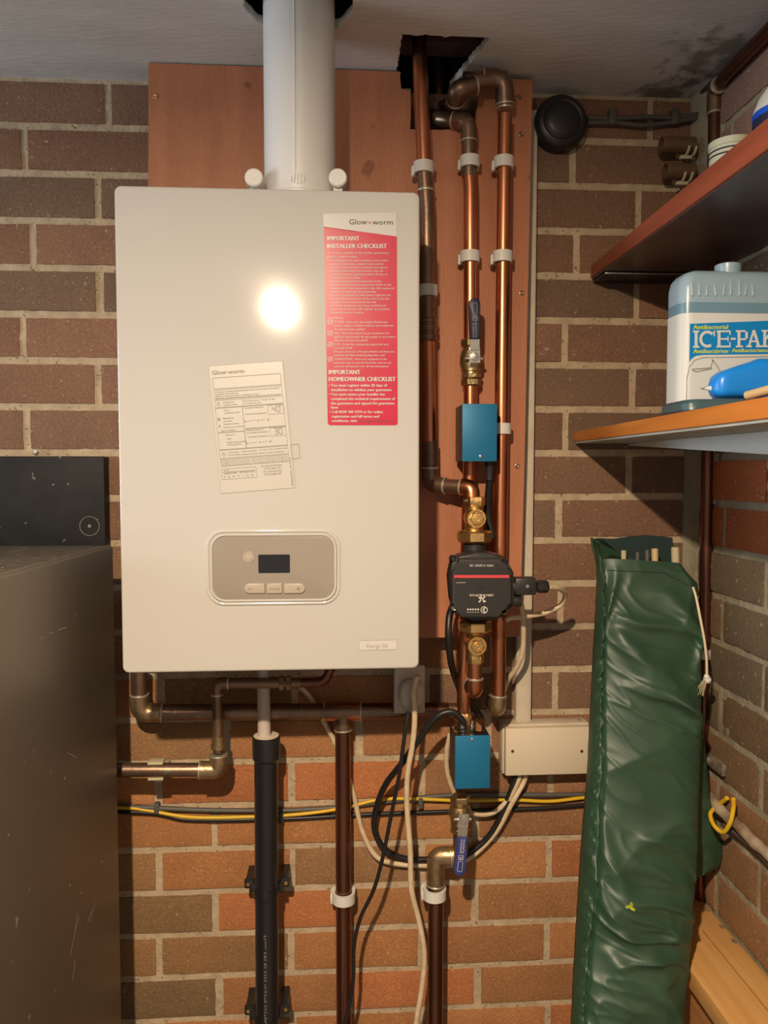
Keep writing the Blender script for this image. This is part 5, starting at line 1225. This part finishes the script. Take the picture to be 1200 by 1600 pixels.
# rows: image y, left x, right x, depth of the near face
RW = [(842, 925, 1052), (872, 929, 1066), (905, 932, 1083), (925, 931, 1086), (950, 930, 1081), (1000, 927, 1088), (1060, 924, 1087), (1130, 920, 1086), (1200, 917, 1084), (1280, 910, 1080), (1350, 905, 1077), (1450, 899, 1071), (1540, 894, 1064), (1600, 891, 1059)]
def lerp_rows(y):
    for a, c in zip(RW, RW[1:]):
        if y <= c[0]:
            t = (y-a[0])/(c[0]-a[0]); t = max(0, t); return a[1]+(c[1]-a[1])*t, a[2]+(c[2]-a[2])*t
    a, c = RW[-2:]; t = (y-a[0])/(c[0]-a[0]); return a[1]+(c[1]-a[1])*t, a[2]+(c[2]-a[2])*t
def bagY(y): return -.085-.175*max(0, (y-842))/758
def ridge(p, s):
    v = noise.noise(p*s); return 1-abs(v)*2.4
def wr(u, v):      # u 0..1 across the face, v in image rows: fold height in metres
    x = u*.165; z = (v-842)/1000.
    a = x*.80+z*.62; c = -x*.62+z*.80        # folds fall from upper left to lower right
    warp = .02*noise.noise(Vector((x*9, z*7, 3)))
    f = ridge(Vector((a*4.2+warp*20, (c+warp)*24, 2.0)), 1.0)**3*.0085*(.5+noise.noise(Vector((x*8, z*6, 8)))*.9)
    f += ridge(Vector((x*10+4, z*7, 6.0)), 1.0)**2*.0055
    f += ridge(Vector((a*11, (c+warp)*40, 9.0)), 1.0)**4*.0022
    if u < .17:
        f += .0035*math.sin((v+u*160)*.22+3*noise.noise(Vector((v*.02, 0, 0))))*(1 if u < .15 else .3)
        f -= 0
    f -= .006*math.exp(-((u-.165-.05*math.sin(v*.006))/.014)**2)
    # larger deliberate folds
    for (u0, v0, u1, v1, w_, h_) in ((.30, 985, .80, 1130, 14, .008), (.55, 925, .95, 1010, 12, .007), (.42, 1060, .86, 1120, 10, .007), (.28, 960, .85, 985, 10, .005), (.20, 1270, .50, 1420, 14, .007), (.18, 1350, .62, 1500, 12, .008), (.35, 1460, .80, 1575, 12, .007), (.45, 1330, .85, 1385, 10, .005), (.5, 1290, .9, 1345, 9, .005), (.50, 1380, .86, 1420, 9, .005), (.75, 1050, .90, 960, 12, .006), (.28, 890, .05, 1000, 9, .005)):
        X, Yq = u*165, v; ax_, ay, bx_, by_ = u0*165, v0, u1*165, v1; dx, dy = bx_-ax_, by_-ay; tt = ((X-ax_)*dx+(Yq-ay)*dy)/(dx*dx+dy*dy)
        tc = min(1, max(0, tt)); dist = math.hypot(X-(ax_+dx*tc), Yq-(ay+dy*tc)+6*noise.noise(Vector((tc*3, v0, 0)))); f += 1.5*h_*math.exp(-(dist/(w_*.85))**2)*(.6+.4*math.sin(PI*tc))
    return f*1.0
b = BM(); NU, NV = 84, 330; grid = []
y_end = 1750
for j in range(NV+1):
    v = 874+(y_end-874)*j/NV; row = []
    xl, xr_ = lerp_rows(v); Y = bagY(v); th = .034+.012*min(1, (v-874)/300)
    pl_, pr_ = at(xl, v, Y), at(xr_, v, Y); w_ = pr_.x-pl_.x; cxm = (pl_.x+pr_.x)/2
    dip = 0
    for i in range(NU+1):
        u = i/NU; a = PI*(1-u)
        ex = math.copysign(abs(math.cos(a))**.75, math.cos(a)); ey = abs(math.sin(a))**.55
        f = wr(u, v)*min(1, math.sin(PI*u)*2.2+.15)*min(1, .25+(v-874)/40)
        row.append(b.verts.new((cxm+ex*w_/2, Y-th*ey-f, pl_.z+0*(1))))
    grid.append(row)
# rim follows the photographed slope of the mouth
for i, vert in enumerate(grid[0]): pass
for r0, r1 in zip(grid, grid[1:]):
    for i in range(NU): b.faces.new((r0[i], r0[i+1], r1[i+1], r1[i]))
for j in range(0, 14):
    for i in range(NU+1):
        u = i/NU; s = (1-j/14)
        grid[j][i].co.z += s*(.004*math.exp(-((u-.30)/.25)**2)-.006*max(0, u-.4)/.6-.026*max(0, u-.72)/.28)
        if u < .12: grid[j][i].co.z += s*.028*(1-u/.12)
# back half
bkg = []
for j in range(0, NV+1, 6):
    v = 874+(y_end-874)*j/NV; l, r_ = grid[j][0], grid[j][-1]; row = [l]
    for k in range(1, 10):
        t = k/10; co = l.co.lerp(r_.co, t); co.y += .022*math.sin(PI*t); row.append(b.verts.new(co))
    row.append(r_); bkg.append((j, row))
for (j0, r0), (j1, r1) in zip(bkg, bkg[1:]):
    for k in range(10):
        vs = [r0[k], r0[k+1], r1[k+1], r1[k]]
        if k == 0: vs = [r0[0], r0[1], r1[1]]+[grid[j][0] for j in range(j1, j0, -1)]
        if k == 9: vs = [r0[9], r0[10]]+[grid[j][-1] for j in range(j0+1, j1+1)]+[r1[9]]
        try: b.faces.new(vs)
        except ValueError: pass
from mathutils.bvhtree import BVHTree
bv = BVHTree.FromBMesh(b)
part('fabric', b, M['nylon'], tb, smooth=80)
def on_bag(x, y, lift=.001):
    d = ray(x, y).normalized(); h = bv.ray_cast(CAM, d)
    return (h[0]-d*lift) if h[0] is not None else None
# lower body down to the floor (below the frame)
b = BM(); zlow = at(970, y_end, bagY(y_end)).z; pl_, pr_ = grid_l, grid_r = at(lerp_rows(y_end)[0], y_end, bagY(y_end)), at(lerp_rows(y_end)[1], y_end, bagY(y_end))
cxm, w_, Yb_ = (pl_.x+pr_.x)/2, pr_.x-pl_.x, bagY(y_end)
rings = [[b.verts.new((cxm+math.cos(a)*w_/2*.98, yy+math.sin(a)*.04-.012, z)) for a in [2*PI*k/28 for k in range(28)]] for z, yy in ((pl_.z+.02, Yb_), (.3, Yb_-.03), (.004, Yb_-.05))]
for a, c in zip(rings, rings[1:]):
    for k in range(28): b.faces.new((a[k], a[(k+1) % 28], c[(k+1) % 28], c[k]))
b.faces.new(rings[-1]); b.faces.new(rings[0]); part('bottom_fabric', b, M['nylon'], tb)
# hem seam and back flap (lining)
b = BM(); pts = []
for i in range(40):
    x = 948+128*i/39; h = on_bag(x, 891+6*(i/39)+9*max(0, i/39-.7)/.3*2, .0003)
    if h is not None: pts.append(h)
tube(b, pts, .0007, 6); part('hem_seam', b, M['nylondark'], tb)
b = BM(); L_ = []
outl = [(924, 843), (935, 841), (960, 842), (985, 838), (1010, 836), (1035, 838), (1050, 840), (1052, 865), (1058, 900), (940, 905)]
prism(b, [(at(x, y, -.052).x, at(x, y, -.052).z) for x, y in outl], -.054, -.050); part('lining', b, M['nylondark'], tb, 'dark green inner flap')
b = BM()   # folded left edge of the flap
c0 = [at(925, 842, -.06), at(929, 860, -.075), at(935, 880, -.09), at(944, 905, -.105)]; c1 = [at(941, 842, -.055), at(962, 860, -.06), at(975, 875, -.075), at(972, 900, -.095)]
N = 14
g0, g1 = spline(c0, 6), spline(c1, 6); sh = []
for a, c in zip(g0, g1):
    sh.append([b.verts.new(a.lerp(c, t)+Vector((0, -.010*math.sin(PI*t), 0))) for t in [k/8 for k in range(9)]])
for r0, r1 in zip(sh, sh[1:]):
    for k in range(8): b.faces.new((r0[k], r0[k+1], r1[k+1], r1[k]))
bmesh.ops.solidify(b, geom=list(b.faces), thickness=.0015)
part('mouth_fold', b, M['nylon'], tb, 'folded mouth corner', smooth=70)
b = BM(); tube(b, spline([at(924.5, 841, -.062), at(928, 860, -.080), at(934, 885, -.100), at(943, 920, -.125)], 8), .0022, 10); part('edge_binding', b, M['nylon'], tb)
h = on_bag(985, 1416, .0006)
if h is not None:
    b = BM(); k_ = .00088
    for dx, dy, a in ((-3, 1, .4), (2, -2, 1.9), (3, 4, -.6)):
        c_ = on_bag(985+dx, 1416+dy, .0012) or h
        ov = [c_+Vector((.0046*math.cos(t)*math.cos(a)-.0022*math.sin(t)*math.sin(a), -.0008*math.cos(t), .0046*math.cos(t)*math.sin(a)+.0022*math.sin(t)*math.cos(a))) for t in [2*PI*q/12 for q in range(12)]]
        vs = [b.verts.new(p) for p in ov]; b.faces.new(vs); bk_ = [b.verts.new(p+Vector((0, .0007, 0))) for p in ov]; b.faces.new(bk_)
        for q in range(12): b.faces.new((vs[q], vs[(q+1) % 12], bk_[(q+1) % 12], bk_[q]))
    single('leaf', b, M['leaf'], 'tiny yellow green leaf scrap stuck on front of green bag', 'leaf')
# side pouch hanging behind on the right
b = BM(); rows_ = []
ppts = [(1120, 1082, 1088), (1160, 1080, 1100), (1200, 1079, 1104), (1250, 1078, 1109), (1290, 1077, 1121), (1315, 1077, 1129), (1335, 1076, 1130), (1350, 1076, 1124), (1360, 1076, 1108), (1366, 1076, 1090)]
N = 60
for j in range(N+1):
    s = j/N*(len(ppts)-1); i0 = min(int(s), len(ppts)-2); t = s-i0; yy, xl, xr_ = [ppts[i0][k]+(ppts[i0+1][k]-ppts[i0][k])*t for k in range(3)]
    Y = -.125; a, c = at(xl-12, yy, Y), at(xr_, yy, Y); row = []
    for k in range(25):
        ang = 2*PI*k/24; u = .5+.5*math.cos(ang); f = ridge(Vector((u*3, yy*.03+u*2, 1)), 1)**2*.004
        row.append((a.lerp(c, u)+Vector((0, -(math.sin(ang))*(.012+f), 0))))
    rows_.append([b.verts.new(p) for p in row[:24]])
for r0, r1 in zip(rows_, rows_[1:]):
    for k in range(24): b.faces.new((r0[k], r0[(k+1) % 24], r1[(k+1) % 24], r1[k]))
b.faces.new(rows_[0]); b.faces.new(rows_[-1]); part('side_flap', b, M['nylon'], tb, 'loose green flap at the right', smooth=70)
# poles inside
for px, py, r_, m, lab in ((974.5, 860, .0042, 'stick', 'pale round pole end, leftmost in the bag mouth'), (996, 862, .0034, 'cable_grey', 'thin grey pole end in the bag mouth'), (1011, 859, .0038, 'cable_grey', 'taller grey pole end in middle of bag mouth'), (1023, 857, .0055, 'beige', 'brown wooden pole end in the bag mouth'), (1055, 855, .0065, 'stick', 'pale thick pole end at right of bag mouth')):
    b = BM(); p = at(px, py, -.092); tube(b, [p, p+Vector((0, 0, -.004)), Vector((p.x-.008, p.y-.045, p.z-.25))], [r_*.95, r_, r_], 14); single('pole', b, M[m], lab, 'pole', 'poles inside the green bag')
b = BM(); pts = A3([(1083, 918, -.155), (1088, 935, -.168), (1094, 965, -.178), (1100.5, 1000, -.178), (1104, 1030, -.174), (1104.5, 1056, -.17)])
dc = thing('draw_cord', 'cream drawstring with knot and frayed tassel right of green bag mouth', 'cord', pts[-1])
tube(b, spline(pts), .0019, 10); part('string', b, M['cord'], dc)
b = BM(); p = at(1105, 1062, -.17); bmesh.ops.create_uvsphere(b, u_segments=14, v_segments=10, radius=.0062, matrix=Matrix.Translation(p)); bmesh.ops.create_uvsphere(b, u_segments=12, v_segments=8, radius=.0045, matrix=Matrix.Translation(p+Vector((-.002, -.002, .005)))); part('knot', b, M['whitep'], dc)
b = BM()
for i in range(46):
    a = random.uniform(-1, 1); e = p+Vector((-.018-.006*random.random(), -.022+random.uniform(-.006, .006), -.012+a*.007)); tube(b, [p+Vector((-.003, 0, 0)), (p+e)/2+Vector((0, random.uniform(-.002, .002), .003)), e], [.0006, .0006, .0003], 5)
part('tassel', b, M['stick'], dc)
b = BM(); tube(b, spline([p+Vector((0, .004, -.004)), at(1106, 1075, -.1), at(1103, 1120, -.085), at(1100, 1180, -.075)]), .0007, 6); part('thread', b, M['cable_black'], dc)

# ------------------------------------------------------------------ timber at the lower right
TZ = H-.722
pk = thing('timber_plank', 'light pine plank lying along right wall at bottom right corner', 'plank', (.56, -.3, TZ-.03))
pA, pB, pC = atz(1080, 1395, TZ), atz(1068, 1500, TZ), atz(1112, 1412, TZ)
pA.y = min(pA.y, -.006)
poly = [Vector((min(pA.x, XR-.025), -.006, 0)), Vector((XR-.002, -.012, 0)), Vector((XR-.002, -.9, 0)), Vector((pB.x, -.9, 0)), Vector((pB.x, pB.y, 0))]
b = BM(); hprism(b, poly, TZ-.030, TZ, .0015); part('board', b, M['wood'], pk)
b = BM(); g0_ = atz(1098, 1455, TZ); xg = g0_.x; tube(b, [Vector((xg, g0_.y, TZ+.0002)), Vector((xg+.004, -.88, TZ+.0002))], .0012, 6); part('groove', b, M['wooddark'], pk)
for px, py in ((1117, 1414), (1120, 1418), (1123, 1422), (1131, 1447), (1137, 1449), (1151, 1472), (1157, 1468), (1164, 1470)):
    p = atz(px, py, TZ)
    if p.x > XR-.008: p.x = XR-.008
    b = BM(); tube(b, [p+Vector((.0028*math.cos(2*PI*k/12), .0028*math.sin(2*PI*k/12), .0002)) for k in range(13)], .0006, 5); part('nail_hole', b, M['printdark'], pk)
b = BM(); hprism(b, [Vector((pB.x+.016, -.12, 0)), Vector((XR-.002, -.06, 0)), Vector((XR-.002, -.9, 0)), Vector((pB.x+.016, -.9, 0))], 0, TZ-.031, .002)
single('wooden_bench', b, M['wooddark'], 'brown wooden bench side under the light pine plank', 'bench')
